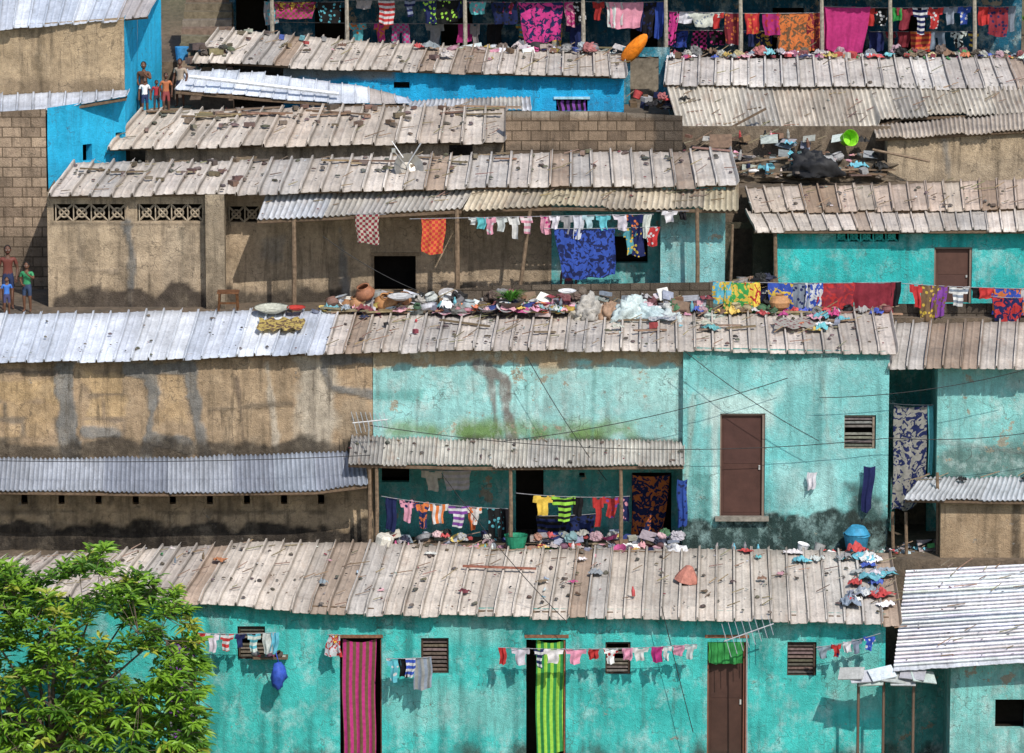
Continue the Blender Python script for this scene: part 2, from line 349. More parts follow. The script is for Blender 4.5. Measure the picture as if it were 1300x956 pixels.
# ---------------------------------------------------------------- roofs
class Roof: pass
def roof(name,parent,top,Yt,bot,Yb,rib,kind,cols,mat,sr=2,jag=.05,hh=.05,sag=.02,drop=.05,segs=9,seed=0,beam=True,tone=.14,dirt_shade=.75):
    R=Roof()
    def yy(Y,s): return Y if np.isscalar(Y) else Y[0]+(Y[1]-Y[0])*s
    def edge(poly,Y,s):
        s=np.asarray(s,float); u0,u1=poly[0][0],poly[-1][0]; u=u0+(u1-u0)*s; v=pl(poly,u); Ya=yy(Y,s)+0*s
        a=(u-650)/FL;b=(478-v)/FL; dy=cp+sp*b; dz=-sp+cp*b; t=(Ya-CY)/dy
        return np.stack([t*a,Ya,CZ+t*dz],-1)
    def surf(s,t,dz=0):
        A=edge(top,Yt,s);B=edge(bot,Yb,s); t=np.asarray(t,float)[...,None] if np.ndim(t) else t
        P=A*(1-t)+B*t; P=P.copy(); P[...,2]+=dz; return P
    R.surf=surf
    A=edge(top,Yt,np.array([0,1.])); B=edge(bot,Yb,np.array([0,1.]))
    Lx=(np.linalg.norm(A[1]-A[0])+np.linalg.norm(B[1]-B[0]))/2; SL=np.linalg.norm((A[0]+A[1]-B[0]-B[1])/2)
    n=max(1,int(round(Lx/rib))); ds=1/n
    if kind=='rib': prof=[(0,0,1.),(.03,1,.0),(.11,1,.0),(.14,0,1.),(.18,0,.6),(.25,0,.05),(.45,0.0,0),(.56,.22,-.06),(.66,.0,.12),(.95,0,.1)]  # third value darkens the rib feet: painted rib shadow along with dirt
    else: prof=[(k/6,.5+.5*math.sin(2*math.pi*k/6),(1-(.5+.5*math.sin(2*math.pi*k/6)))*.7) for k in range(6)]
    rr=random.Random(seed+99)
    mb=MB(); k=0
    while k<n:
        m=min(n-k,max(1,sr+rr.choice([0,0,1]) if kind=='rib' else sr+rr.choice([-1,0,1])))
        sv=[];hv=[];dv=[]
        for r in range(m):
            for (a,h,d_) in prof: sv.append((k+r+a)*ds); hv.append(h); dv.append(d_)
        sv+=[(k+m)*ds,(k+m+.12)*ds]; hv+=[prof[0][1],prof[1][1]]; dv+=[.8,0]
        sv=np.clip(np.array(sv),0,1+.12*ds); hv=np.array(hv); dv=np.array(dv)
        e0=rr.uniform(-jag,jag)/SL; e1=rr.uniform(-jag,jag)/SL; rotk=rr.uniform(-.25,.25)*jag/SL
        tv=np.linspace(0,1,segs); tv=e0+(1+e1-e0)*tv
        Sg,Tg=np.meshgrid(sv,tv,indexing='ij'); fr=(Sg-k*ds)/(m*ds)
        Sg=Sg+(rr.uniform(-.06,.06)*ds*(Tg-.5) if kind=='rib' else 0)
        Tg=Tg+rotk*(fr-.5)*Tg
        P=surf(Sg.ravel(),Tg.ravel()).reshape(Sg.shape+(3,))
        P[...,2]+=hv[:,None]*hh + .012*fr*1.0 + rr.uniform(-.014,.014) + sag*1.3*(fbm(Sg*n*.22,Tg*3,seed)*2-1) + (rr.uniform(-.03,.03))*(Tg-.5)*.6 + .012*(fbm(Sg*n*2,Tg*9,seed+4)*2-1)
        P[...,2]-= drop*np.clip((Tg-.86)/.14,0,1.2)**1.6
        P[...,2]-= sag*1.3*np.sin(np.clip(Tg,0,1)*np.pi)
        base=np.array(rr.choice(cols))*rr.uniform(1-tone,1+tone*.7)
        if rr.random()<.06 and kind=='rib': base=base*np.array([.72,.62,.54])
        Cc=np.ones(P.shape)*base
        Cc*=(1-dirt_shade*dv[:,None,None]*(.35+.9*fbm(Sg*n*.7,Tg*5,seed+3)[...,None]))  # rib shadow painted into the sheet colour together with dirt
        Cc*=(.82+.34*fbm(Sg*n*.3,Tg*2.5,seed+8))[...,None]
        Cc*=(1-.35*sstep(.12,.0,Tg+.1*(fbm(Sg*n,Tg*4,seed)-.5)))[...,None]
        a,b_=Sg.shape
        faces=[(i*b_+j,i*b_+j+1,(i+1)*b_+j+1,(i+1)*b_+j) for i in range(a-1) for j in range(b_-1)]
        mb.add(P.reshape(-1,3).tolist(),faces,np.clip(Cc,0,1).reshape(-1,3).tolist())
        k+=m
    R.obj=mb.make(name,mat,parent,solid=.01)
    if beam:
        bm=MB()
        for tt in (.93,.3):
            for i in range(8):
                p=surf(np.array([i/8,(i+1)/8]),tt,-.09); tube(bm,p[0],p[1],.04,.04,(.13,.09,.06),5)
        bm.make('purlins',M_WOOD,parent)
    def under(Y,off=.03):
        out=[]
        for s in np.linspace(0,1,24):
            Ya,Yc=yy(Yt,s),yy(Yb,s); t=(Y-Yc)/(Ya-Yc); p=surf(np.array([s]),1-t)[0]; u,v=proj(p[0],p[1],p[2]-off); out.append((u,v))
        return out
    R.under=under
    return R
BEIGE=[(.59,.52,.45),(.64,.57,.50),(.55,.49,.43),(.61,.54,.48),(.53,.49,.45)]
GREYW=[(.66,.67,.70),(.74,.75,.77),(.57,.59,.63)]
WHITE=[(.72,.76,.84),(.66,.71,.80),(.78,.81,.86)]
CORR=[(.48,.45,.41),(.40,.38,.36),(.55,.52,.47)]
# ---------------------------------------------------------------- fittings
def room(parent,u0,v0,u1,v1,Y,col=(.03,.025,.02)):  # shallow box, near-black colour stands in for the shade of an unlit room
    mb=MB(); a=S(u0,v0,Y);b=S(u1,v1,Y); e=.05
    xs=(a[0]-e,b[0]+e); zs=(b[2]-e,a[2]+e); Yf=Y+.21; Yb2=Y+.8
    vs=[(xs[0],Yf,zs[0]),(xs[1],Yf,zs[0]),(xs[1],Yf,zs[1]),(xs[0],Yf,zs[1]),(xs[0],Yb2,zs[0]),(xs[1],Yb2,zs[0]),(xs[1],Yb2,zs[1]),(xs[0],Yb2,zs[1])]
    mb.add(vs,[(4,5,6,7),(0,1,5,4),(1,2,6,5),(2,3,7,6),(3,0,4,7)],col); mb.make('room_interior',M_DARK,parent)
def louver(parent,u0,v0,u1,v1,Y,fr=(.06,.04,.03),sl=(.10,.085,.07),n=8):
    room(parent,u0,v0,u1,v1,Y)
    mb=MB(); y=Y+.05; w=2.2
    boxuv(mb,u0,v0,u0+w,v1,y,.06,fr);boxuv(mb,u1-w,v0,u1,v1,y,.06,fr);boxuv(mb,u0+w,v0,u1-w,v0+w,y,.06,fr);boxuv(mb,u0+w,v1-w,u1-w,v1,y,.06,fr)
    a=S(u0+w,v0+w,y);b=S(u1-w,v1-w,y)
    for i in range(n):
        z=a[2]+(b[2]-a[2])*(i+.5)/n
        if random.random()<.12: continue
        box(mb,((a[0]+b[0])/2,y+.03,z),(abs(b[0]-a[0]),.008,abs(b[2]-a[2])/n*.7),jc(sl,.3),Euler((math.radians(-40),0,random.uniform(-.02,.02))))
    mb.make('louvre_window',M_WOOD,parent)
def door(parent,u0,v0,u1,v1,Y,col=(.07,.033,.026),fr=(.20,.15,.12)):
    mb=MB(); w=2
    boxuv(mb,u0,v0,u0+w,v1,Y+.03,.14,fr);boxuv(mb,u1-w,v0,u1,v1,Y+.03,.14,fr);boxuv(mb,u0+w,v0,u1-w,v0+w,Y+.03,.14,fr)
    boxuv(mb,u0+w,v0+w,u1-w,v1,Y+.10,.05,col)
    h=v1-v0
    for (a,b_) in ((.05,.48),(.5,.95)): boxuv(mb,u0+w+4,v0+h*a,u1-w-4,v0+h*b_,Y+.092,.008,jc(col,.06))
    boxuv(mb,u1-w-5,v0+h*.5,u1-w-3,v0+h*.54,Y+.06,.04,(.4,.4,.38))
    mb.make('door',M_DOOR,parent)
def garment(parent,name,x,z,Y,w,h,c1,c2=None,pat=0,kind='r',fold=.04,nx=14,nz=14):
    mb=MB(); ph=random.random()*6.28; k=random.uniform(1.5,3.2)*max(.6,min(2.5,w/.5)); sk=random.uniform(-.10,.10)*h
    if name=='door_curtain': sk=0
    vs=[];uv=[]; lop=random.uniform(-.12,.12)*h*(0 if name=='door_curtain' else 1); gath=random.uniform(.0,.16)*(0 if name=='door_curtain' else 1)
    for j in range(nz+1):
        b=j/nz
        for i in range(nx+1):
            a=i/nx
            ww=w*(1-(.06+gath)*b*(1 if kind!='p' else 0))
            if kind=='d': ww=w*(.55+.45*b)
            xx=(a-.5)*ww+sk*b
            droop=.02*h*math.sin(a*math.pi*k*.9+ph)*b + .03*h*math.sin(a*math.pi)+lop*(a-.5)*b
            f=fold*(.35+.65*b)*(math.sin(a*2*math.pi*k+ph+b*.7)+.4*math.sin(a*2*math.pi*k*2.3+ph*2+b*2))
            f+= .012*math.sin(b*9+a*5+ph)
            if kind=='p': xx+= (a-.5)*w*.12*b
            vs.append((x+xx+.012*math.sin(b*7+ph),Y+f,z-b*h-droop)); uv.append((a*w+ph,b*h+ph,0))
    fs=[]
    for j in range(nz):
        for i in range(nx):
            a=(i+.5)/nx;b=(j+.5)/nz; c=abs(a-.5)
            if kind=='s' and ((b>.34 and c>.30) or (b<.08 and c<.12)): continue
            if kind=='p' and b>.38 and c<.05+.05*b: continue
            if kind=='v' and ((b<.3 and c>.34) or (b<.22 and c<.14)): continue
            q=j*(nx+1)+i; fs.append((q,q+1,q+nx+2,q+nx+1))
    mb.add(vs,fs,mute(c1,.12,.86),mute(c2 or (0,0,0),.12,.86),pat,uv)
    return mb.make(name,M_CLOTH,parent,smooth=True,cloth=True)
KN=dict(r='cloth',s='shirt',p='trousers',v='vest',d='dress')
def line(u0,v0,u1,v1,Y,items,sag=3,wire=True,name='clothesline',scale=1,dy=.03):
    e=emp(name)
    def vv(u):
        t=(u-u0)/(u1-u0); return v0+(v1-v0)*t+sag*4*t*(1-t)
    if wire:
        mb=MB(); pr=None
        for i in range(17):
            u=u0+(u1-u0)*i/16; p=S(u,vv(u),Y)
            if pr: tube(mb,pr,p,.008,.008,(.25,.25,.27),4)
            pr=p
        mb.make('cord',M_GEN,e)
    for it in items.split(';'):
        q=it.strip().split(',')
        if len(q)<4: continue
        u=float(q[0]);w=float(q[1])*random.uniform(.92,1.08);h=float(q[2])*random.uniform(.88,1.15); c1=jc(PAL[q[3]],.2); c2=PAL[q[4]] if len(q)>4 and q[4] else None; pat=int(q[5]) if len(q)>5 else 0; kd=q[6] if len(q)>6 else 'r'
        p=S(u,vv(u)-.6,Y); k=mpp(Y)
        garment(e,KN[kd],p[0],p[2],Y+random.uniform(-dy,dy),w*k,h*k*1.01,c1,c2,pat,kd)
    return e
def curtain(parent,u0,v0,u1,v1,Y,c1,c2,pat):
    a=S(u0,v0,Y);b=S(u1,v1,Y); garment(parent,'door_curtain',(a[0]+b[0])/2,a[2],Y,b[0]-a[0],a[2]-b[2],PAL[c1],PAL[c2],pat,'r',.03,24,24)
def breeze(parent,u0,v0,u1,v1,n,Y,col):
    mb=MB()
    for i in range(n):
        a=u0+(u1-u0)*i/n; b=u0+(u1-u0)*(i+1)/n
        def P(u,v): return S(u,v,Y+.05)
        boxuv(mb,a,v0,a+1.6,v1,Y+.01,.1,col)
        tube(mb,P(a,v0),P(b,v1),.022,.022,col,4);tube(mb,P(a,v1),P(b,v0),.022,.022,col,4)
        c=P((a+b)/2,(v0+v1)/2); r=(b-a)*mpp(Y)*.27
        for k in range(8):
            t0=k*math.pi/4;t1=t0+math.pi/4
            tube(mb,(c[0]+r*math.cos(t0),c[1],c[2]+r*math.sin(t0)),(c[0]+r*math.cos(t1),c[1],c[2]+r*math.sin(t1)),.02,.02,col,4)
    mb.make('breeze_blocks',M_STONE,parent)
def post(parent,u,v0,v1,Y,r=.045,col=(.17,.12,.08),lean=0,name='post'):
    mb=MB(); a=S(u+lean,v0,Y);b=S(u,v1,Y); mid=((a[0]+b[0])/2+.012,Y,(a[2]+b[2])/2)
    tube(mb,b,mid,r,r*.93,col,7); tube(mb,mid,a,r*.93,r*.85,col,7); mb.make(name,M_WOOD,parent)
# clutter ---------------------------------------------------------
JP='WWWEEAATTTKSSDNPCRBMIOYGPR'
def item(mb,kind,c,s=1.,col=None):
    R=random; col=col or mute(jc(PAL[R.choice(JP)],.3),.28,.76)
    if kind=='cloth': rumple(mb,c,.20*s*R.uniform(.6,1.4),.15*s,.10*s*R.uniform(.7,1.6),col)
    elif kind=='bag': blob(mb,(c[0],c[1],c[2]+.05*s),(.17*s,.14*s,.15*s),mute(col,.4,.9),.32,20,14,fr=2.6)
    elif kind=='pot': lathe(mb,c,[(.05*s,0),(.12*s,.04*s),(.145*s,.09*s),(.12*s,.15*s),(.09*s,.17*s),(.11*s,.195*s),(.09*s,.19*s),(.07*s,.15*s)],mute(col,.5,.6),16,Euler((R.uniform(-.5,.5),R.uniform(-.5,.5),0)))
    elif kind=='basin': lathe(mb,c,[(.11*s,0),(.18*s,.08*s),(.2*s,.085*s),(.18*s,.075*s),(.1*s,.01*s)],col,18,Euler((R.uniform(-.6,.5),R.uniform(-.4,.4),0)))
    elif kind=='bucket': lathe(mb,c,[(.09*s,0),(.12*s,.2*s),(.13*s,.205*s),(.115*s,.19*s),(.085*s,.02*s)],col,16,Euler((R.uniform(-.3,.3),R.uniform(-.5,.5),0)))
    elif kind=='bottle': lathe(mb,c,[(.04*s,0),(.042*s,.14*s),(.02*s,.19*s),(.018*s,.23*s),(.0,.23*s)],col,8,Euler((R.choice([0,1.5]),R.uniform(-.2,.2),R.random()*6)))
    elif kind=='shoe':
        rz=R.random()*6.28
        blob(mb,c,(.10*s,.038*s,.03*s),col,.12,10,6,rotz=rz); blob(mb,(c[0]-.05*s*math.cos(rz),c[1]-.05*s*math.sin(rz),c[2]+.025*s),(.04*s,.032*s,.03*s),jc(col,.2),.1,8,5,rotz=rz)
    elif kind=='box': box(mb,(c[0],c[1],c[2]+.06*s),(.18*s*R.uniform(.6,1.4),.14*s,.12*s*R.uniform(.6,1.3)),col,Euler((R.uniform(-.25,.25),R.uniform(-.2,.2),R.random()*3)))
    elif kind=='stone': blob(mb,c,(.09*s*R.uniform(.6,1.4),.07*s,.05*s),jc((.10,.085,.07),.4),.3,8,6)
    elif kind=='brick': box(mb,(c[0],c[1],c[2]+.03),(.24*s,.12*s,.1*s),jc((.16,.12,.09),.4),Euler((0,0,R.random()*3)))
    elif kind=='plank': box(mb,(c[0],c[1],c[2]+.02),(1.1*s*R.uniform(.5,1.3),.09,.03),jc((.20,.14,.09),.4),Euler((0,R.uniform(-.06,.06),R.uniform(-.5,.5))))
    elif kind=='stick':
        a=R.uniform(-.9,.9); L=.45*s*R.uniform(.5,1.5); tube(mb,(c[0]-math.cos(a)*L/2,c[1],c[2]+.02),(c[0]+math.cos(a)*L/2,c[1]+.1,c[2]+.02+abs(math.sin(a))*L*.6),.012,.009,jc((.2,.15,.1),.4),5)
    elif kind=='sheet': box(mb,(c[0],c[1],c[2]+.06*s),(.4*s*R.uniform(.5,1.3),.28*s,.012),mute(jc(PAL[R.choice('WEEATS')],.3),.3,.8),Euler((R.uniform(.1,1.1),R.uniform(-.3,.3),R.uniform(-.4,.4))))
    elif kind=='bit': box(mb,(c[0],c[1],c[2]+.01),(.07*s*R.uniform(.4,1.6),.05*s,.012),mute(jc(PAL[R.choice('KTTEWAKD')],.3),.3,.7),Euler((R.uniform(-.3,.3),R.uniform(-.3,.3),R.random()*3)))
def clutter(name,u0,u1,v,Y,n,mix,s=1,dY=.25,stack=.0,pal=None):
    mb=MB()
    for i in range(n):
        y=Y+random.uniform(-dY,dY); u=random.uniform(u0,u1); p=S(u,v,Y); k=random.choice(mix)
        col=mute(jc(PAL[random.choice(pal)],.25),.22,.8) if pal else None
        item(mb,k,(S(u,v,y)[0],y,p[2]+random.random()*stack),s*random.uniform(.7,1.25),col)
    return mb.make(name,M_GEN,None,smooth=False)
def onroof(name,R,n,mix,s=1,s0=0,s1=1,t0=.05,t1=.95,pal=None,lift=.03):
    mb=MB()
    for i in range(n):
        p=R.surf(np.array([random.uniform(s0,s1)]),random.uniform(t0,t1),lift)[0]
        col=mute(jc(PAL[random.choice(pal)],.2),.2,.8) if pal else None
        item(mb,random.choice(mix),tuple(p),s*random.uniform(.7,1.3),col)
    return mb.make(name,M_GEN,None)
TURQ=(.06,.49,.455); TURQP=(.30,.59,.575); TAN=(.40,.285,.18); BLUE=(.02,.38,.70); CEM=(.20,.19,.175)
# ================================================================ ROW A
zG=Z(978,0)
zB=Z(699,4.3); zC=Z(403,7.2); zD=Z(232,12.0); zE=Z(146,15.5); zF=Z(76,19.0)
hA=emp('terrace_house')
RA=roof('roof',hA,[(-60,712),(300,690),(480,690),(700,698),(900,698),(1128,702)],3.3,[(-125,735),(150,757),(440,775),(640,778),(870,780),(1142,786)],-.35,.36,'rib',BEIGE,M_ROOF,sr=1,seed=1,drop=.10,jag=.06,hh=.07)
opsA=[(303,795,338,837),(432,808,485,962),(535,810,570,855),(668,812,718,962),(768,815,800,856),(897,815,948,962),(998,815,1035,858),(212,812,250,962)]
PA=[('line',[(352,858),(350,965)],5,(.03,.2,.18),.5,4),('line',[(575,780),(580,850)],3,(.05,.22,.2),.4,5),('box',340,785,430,800,(.02,.3,.27),.5,12,10),('box',940,790,1000,812,(.25,.55,.5),.5,16,12),('box',500,870,660,930,(.28,.56,.52),.5,24,20),('box',730,870,880,920,(.03,.36,.33),.5,24,20),('box',560,785,640,815,(.24,.54,.50),.5,16,14),('line',[(735,800),(740,960)],3,(.05,.22,.2),.5,5),('box',1045,825,1115,900,(.22,.46,.42),.5,20,18)]
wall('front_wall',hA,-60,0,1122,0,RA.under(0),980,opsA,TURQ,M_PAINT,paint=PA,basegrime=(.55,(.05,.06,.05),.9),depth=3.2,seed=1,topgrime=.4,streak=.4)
louver(hA,303,795,338,837,0); louver(hA,535,810,570,855,0); louver(hA,768,815,800,856,0); louver(hA,998,815,1035,858,0)
for a in (432,668,897,212): room(hA,a,810,a+50,962,0)
curtain(hA,434,811,478,955,.08,'M','T',4); curtain(hA,680,812,716,955,.08,'L','G',4); curtain(hA,899,815,944,842,.0,'G','C',0); curtain(hA,214,814,248,955,.08,'V','E',1)
door(hA,897,815,946,962,.06,(.06,.03,.022),(.2,.08,.05))
mb=MB()
for u in (432,668,897): boxuv(mb,u-2,806,u+54,810,-.012,.1,(.2,.1,.06))
for u in (485,718,949): boxuv(mb,u-2,812,u-.3,962,.03,.1,(.22,.08,.05))
mb.make('door_frames',M_WOOD,hA)
boxm=MB(); a=S(-60,926,0); b=S(1130,926,0)
box(boxm,((a[0]+b[0])/2,-.6,zG-.02),(b[0]-a[0],1.2,.2),(.2,.18,.15)); boxm.make('concrete_apron',M_STONE)
line(245,803,350,803,-.5,"255,14,14,R;270,18,26,W,,0,s;288,16,22,R,W,2,s;305,14,20,N,,0,s;322,16,20,W,C,2,s;340,14,30,W;350,10,24,C",2)
line(490,836,548,834,-.5,"500,18,28,C,W,1,s;513,14,26,K;522,14,22,B,W,2;536,26,38,S,E,4",1)
line(632,822,885,818,-.5,"638,10,20,R;660,24,22,W,,0,s;684,14,26,N,W,2,s;703,26,20,W,,0,s;731,26,22,P,W,0,s;754,14,14,R;775,20,20,W,R,1,s;797,14,14,P;812,24,16,W,S,0,s;834,14,20,M,W,0;846,14,18,W,C,1,s;862,16,14,P,,0;877,16,18,W,,0,s",4)
line(1036,822,1118,804,-.45,"1046,18,14,S,,0,s;1062,14,18,R,N,1,s;1075,12,14,W;1088,16,18,S,N,0,s;1104,16,16,B,W,1,s",2)
line(415,806,432,806,-.4,"424,22,28,W,R,5,d;424,12,12,R,Y,3",0)
mb=MB(); blob(mb,S(354,858,-.5),(.17,.14,.26),(.03,.08,.4),.25,16,12,flat=False); tube(mb,S(354,842,-.5),S(350,828,-.5),.01,.01,(.03,.08,.5)); mb.make('blue_bag',M_GEN,smooth=True)
mb=MB(); p=S(343,836,-.3); box(mb,(p[0],-.15,p[2]),(.7,.35,.03),(.12,.08,.05)); 
for i in range(7): item(mb,random.choice(['bottle','pot','bucket']),(p[0]-.3+i*.1,-.2,p[2]+.02),.6)
mb.make('wall_shelf',M_GEN,hA)
onroof('things_on_roof',RA,60,['stone','shoe','cloth','stone','bottle','bit','stick'],.7,.05,.97,.05,.8)
onroof('roof_debris',RA,420,['bit','bit','stick','stone'],.55,.0,1,.0,.97)
onroof('pile_of_clothes',RA,26,['cloth'],1.0,.95,.995,.02,.85,pal='RWCWBSWES')
onroof('pile_of_clothes',RA,6,['cloth'],.8,.84,.93,.02,.2,pal='RWCW')
mb=MB(); p=RA.surf(np.array([.785]),.5,.03)[0]; lathe(mb,p,[(.26,0),(.2,.12),(.08,.3),(0,.33)],(.40,.16,.12),8,Euler((.2,.15,.3))); mb.make('conical_basket',M_GEN)
mb=MB(); p=RA.surf(np.array([.59]),.38,.1)[0]; box(mb,p,(1.5,.06,.04),(.25,.1,.07),Euler((0,.02,-.08))); mb.make('timber_plank',M_WOOD)
# bottom-right neighbour
hR=emp('terrace_house')
RR=roof('roof',hR,[(1150,726),(1380,714)],2.6,[(1134,850),(1400,832)],-.9,.115,'corr',GREYW,M_WHITE,sr=60,segs=40,hh=.004,drop=.02,seed=4,dirt_shade=.0)
mb=MB()
for k in range(26):
    t=k/26; cc=jc((.66,.66,.68),.16)
    for i in range(14):
        q=RR.surf(np.array([i/14,(i+1)/14]),t+.01,.028+(.02 if k in(6,13,20) else 0)); tube(mb,q[0],q[1],.028,.028,jc(cc,.06),6)
mb.make('corrugations',M_WHITE,hR)
onroof('roof_debris',RR,80,['bit','stick'],.6,.0,1,.0,.97,lift=.07)
wall('front_wall',hR,1205,-.4,1400,-.4,RR.under(-.4,.06),984,[(1262,888,1300,925)],(.2,.52,.49),M_PAINT2,basegrime=(.5,(.06,.06,.05),.8),depth=2.8,seed=3)
room(hR,1262,888,1300,925,-.4)
mb=MB()
for i in range(8):
    a=S(1080+i*13,852+i%3*4,-.7); box(mb,(a[0],-.9,a[2]),(.5,.35,.02),mute(jc((.55,.6,.63),.25),.3,.9),Euler((.5,random.uniform(-.2,.2),random.uniform(-.3,.3))))
for u in (1090,1122,1160): tube(mb,S(u,858,-.8),(S(u,858,-.8)[0],-.8,zG),.03,.03,(.15,.1,.07))
mb.make('scrap_sheet_shelter',M_WHITE)
wall('yard_wall',hR,1122,1.2,1206,1.2,[(1122,848),(1206,848)],975,[],(.10,.38,.35),M_PAINT2,ends=False,seed=12,basegrime=(.6,(.05,.06,.05),.9))
# ================================================================ ROW B
hB=emp('terrace_house')
RBL=roof('roof_zinc_sheets',hB,[(-60,399),(40,398),(428,394)],7.0,[(-80,462),(0,458),(200,455),(410,447)],3.98,.36,'rib',WHITE,M_WHITE,sr=1,seed=11,drop=.05,dirt_shade=.5,hh=.06)
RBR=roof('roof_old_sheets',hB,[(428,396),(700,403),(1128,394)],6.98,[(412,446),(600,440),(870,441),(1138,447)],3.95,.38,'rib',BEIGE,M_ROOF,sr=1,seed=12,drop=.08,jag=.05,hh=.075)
hole=[(28+i*47,628,36+i*47,640) for i in range(-1,9)]
YEL=(.54,.375,.20); YE2=(.46,.32,.18)
P1=[('box',100,455,380,580,(.37,.275,.18),.5,30,20),('box',-20,482,72,508,YEL,.75,6,12),('box',-20,512,70,534,YE2,.75,6,12),('box',4,536,62,560,YE2,.6,6,12),('box',-60,488,-5,540,YE2,.6,6,10),('blocks',-60,480,80,562,(.17,.14,.11),.8,44,26),
 ('line',[(85,455),(80,500),(92,575)],12,CEM,1,11),('line',[(190,458),(195,500),(186,578)],6,CEM,1,10),('line',[(165,470),(240,468),(247,520),(262,578)],7,CEM,1,10),('line',[(0,470),(70,474)],3,(.15,.12,.1),.8,6),
 ('box',110,474,158,532,YEL,.7,8,16),('blocks',106,472,160,560,(.18,.14,.11),.7,52,30),('line',[(108,548),(150,552)],8,CEM,.95,9),('box',205,476,234,535,YE2,.7,8,14),('line',[(195,555),(235,565)],11,CEM,.95,9),
 ('box',375,450,425,580,(.50,.45,.37),.75,14,18),('line',[(412,470),(420,492),(470,500)],5,CEM,1,7),('line',[(415,457),(472,457)],6,CEM,1,7),('box',262,470,372,560,(.42,.31,.20),.6,18,22),('line',[(300,480),(310,560)],2,(.12,.09,.07),.8,4),('line',[(340,462),(352,580)],3,(.55,.5,.42),.6,7),('line',[(268,520),(370,512)],2,(.15,.12,.09),.6,6),('box',430,505,470,560,(.34,.27,.19),.6,12,14),
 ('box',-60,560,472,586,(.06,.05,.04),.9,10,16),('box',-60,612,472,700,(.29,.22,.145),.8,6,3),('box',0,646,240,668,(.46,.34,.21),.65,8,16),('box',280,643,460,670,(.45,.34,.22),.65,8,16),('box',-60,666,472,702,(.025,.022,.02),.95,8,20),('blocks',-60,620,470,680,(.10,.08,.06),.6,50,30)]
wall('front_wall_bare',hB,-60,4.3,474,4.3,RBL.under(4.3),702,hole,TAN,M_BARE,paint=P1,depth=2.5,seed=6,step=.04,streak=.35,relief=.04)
MO=(.17,.26,.085)
P2=[('box',440,432,900,463,(.46,.34,.21),.95,4,14),('box',690,455,760,472,(.46,.34,.21),.8,4,16),('line',[(608,462),(640,480),(643,515),(652,562)],6,CEM,1,8),('line',[(622,462),(632,562)],3,CEM,.9,6),
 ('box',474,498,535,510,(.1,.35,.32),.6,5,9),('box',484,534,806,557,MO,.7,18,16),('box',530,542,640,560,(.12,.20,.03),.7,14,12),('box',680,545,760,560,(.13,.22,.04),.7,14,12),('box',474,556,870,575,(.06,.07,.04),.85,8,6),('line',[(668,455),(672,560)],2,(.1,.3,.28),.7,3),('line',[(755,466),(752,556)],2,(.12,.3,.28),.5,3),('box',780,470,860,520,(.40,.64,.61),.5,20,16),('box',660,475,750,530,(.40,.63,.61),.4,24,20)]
wall('front_wall_painted',hB,474,4.3,868,4.3,RBR.under(4.3),590,[],TURQP,M_PAINT2,paint=P2,depth=1.4,seed=8,step=.04,streak=.2,relief=.015)
mb=MB(); a=S(474,590,4.3);b=S(868,590,4.3); box(mb,((a[0]+b[0])/2,5.02,a[2]+.06),(b[0]-a[0]-.02,1.42,.1),(.1,.09,.08)); mb.make('porch_ceiling',M_DARK,hB)
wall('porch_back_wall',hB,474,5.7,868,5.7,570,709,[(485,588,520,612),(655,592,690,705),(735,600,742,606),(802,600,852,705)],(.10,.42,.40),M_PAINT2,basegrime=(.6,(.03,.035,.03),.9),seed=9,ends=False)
wall('porch_side_wall',hB,474,4.3,478,5.7,585,703,[],(.22,.19,.14),M_PLAST,ends=False,seed=2)
for o in [(655,592,690,705),(485,588,520,612),(802,600,852,705)]: room(hB,*o,5.7)
line(803,603,851,603,5.5,"827,46,92,N,O,5",0,wire=False,name='door_curtain_cloth')
AWL=roof('awning_left',hB,[(-60,583),(200,582),(440,574),(462,578)],4.27,[(-65,622),(200,626),(400,624),(466,615)],3.3,.095,'corr',[(.36,.40,.47),(.32,.35,.42),(.41,.44,.50)],M_WHITE,sr=8,seed=20,hh=.04,drop=.01,jag=.02,dirt_shade=.6,sag=.01)
AWM=roof('awning_right',hB,[(446,555),(650,560),(868,562)],4.27,[(442,588),(600,592),(868,590)],3.3,.085,'corr',CORR,M_RUST,sr=7,seed=21,hh=.04,drop=.01,jag=.05,dirt_shade=.6)
onroof('roof_debris',AWM,60,['bit','bit','stone'],.6,0,1,.05,.9)
for u in (469,478,648,788): post(hB,u,590,700,3.4)
hB2=emp('terrace_house')
opsR=[(913,525,970,657),(1070,527,1110,570)]
P3=[('box',868,440,1126,458,(.04,.36,.33),.6,6,6),('box',895,500,985,540,(.54,.72,.68),.8,22,18),('box',955,560,1010,690,(.14,.56,.56),.5,20,14),('box',903,515,912,660,(.58,.74,.70),.85,5,3),('box',985,590,1060,650,(.42,.66,.64),.6,24,22),
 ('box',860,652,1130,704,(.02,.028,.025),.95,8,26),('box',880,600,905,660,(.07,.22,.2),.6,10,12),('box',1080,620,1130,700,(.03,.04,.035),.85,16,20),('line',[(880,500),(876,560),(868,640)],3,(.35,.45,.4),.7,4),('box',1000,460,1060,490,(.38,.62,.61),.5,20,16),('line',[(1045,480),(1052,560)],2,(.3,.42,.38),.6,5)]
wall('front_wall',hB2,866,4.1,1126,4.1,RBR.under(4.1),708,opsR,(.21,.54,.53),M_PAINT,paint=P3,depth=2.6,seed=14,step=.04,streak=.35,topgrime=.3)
door(hB2,913,525,970,657,4.1); louver(hB2,1070,527,1110,570,4.1,fr=(.22,.18,.14),sl=(.13,.12,.10))
room(hB2,913,525,970,657,4.1)
mb=MB(); boxuv(mb,908,657,976,662,3.95,.2,(.22,.2,.17)); mb.make('door_sill',M_STONE,hB2)
hB3=emp('terrace_house')
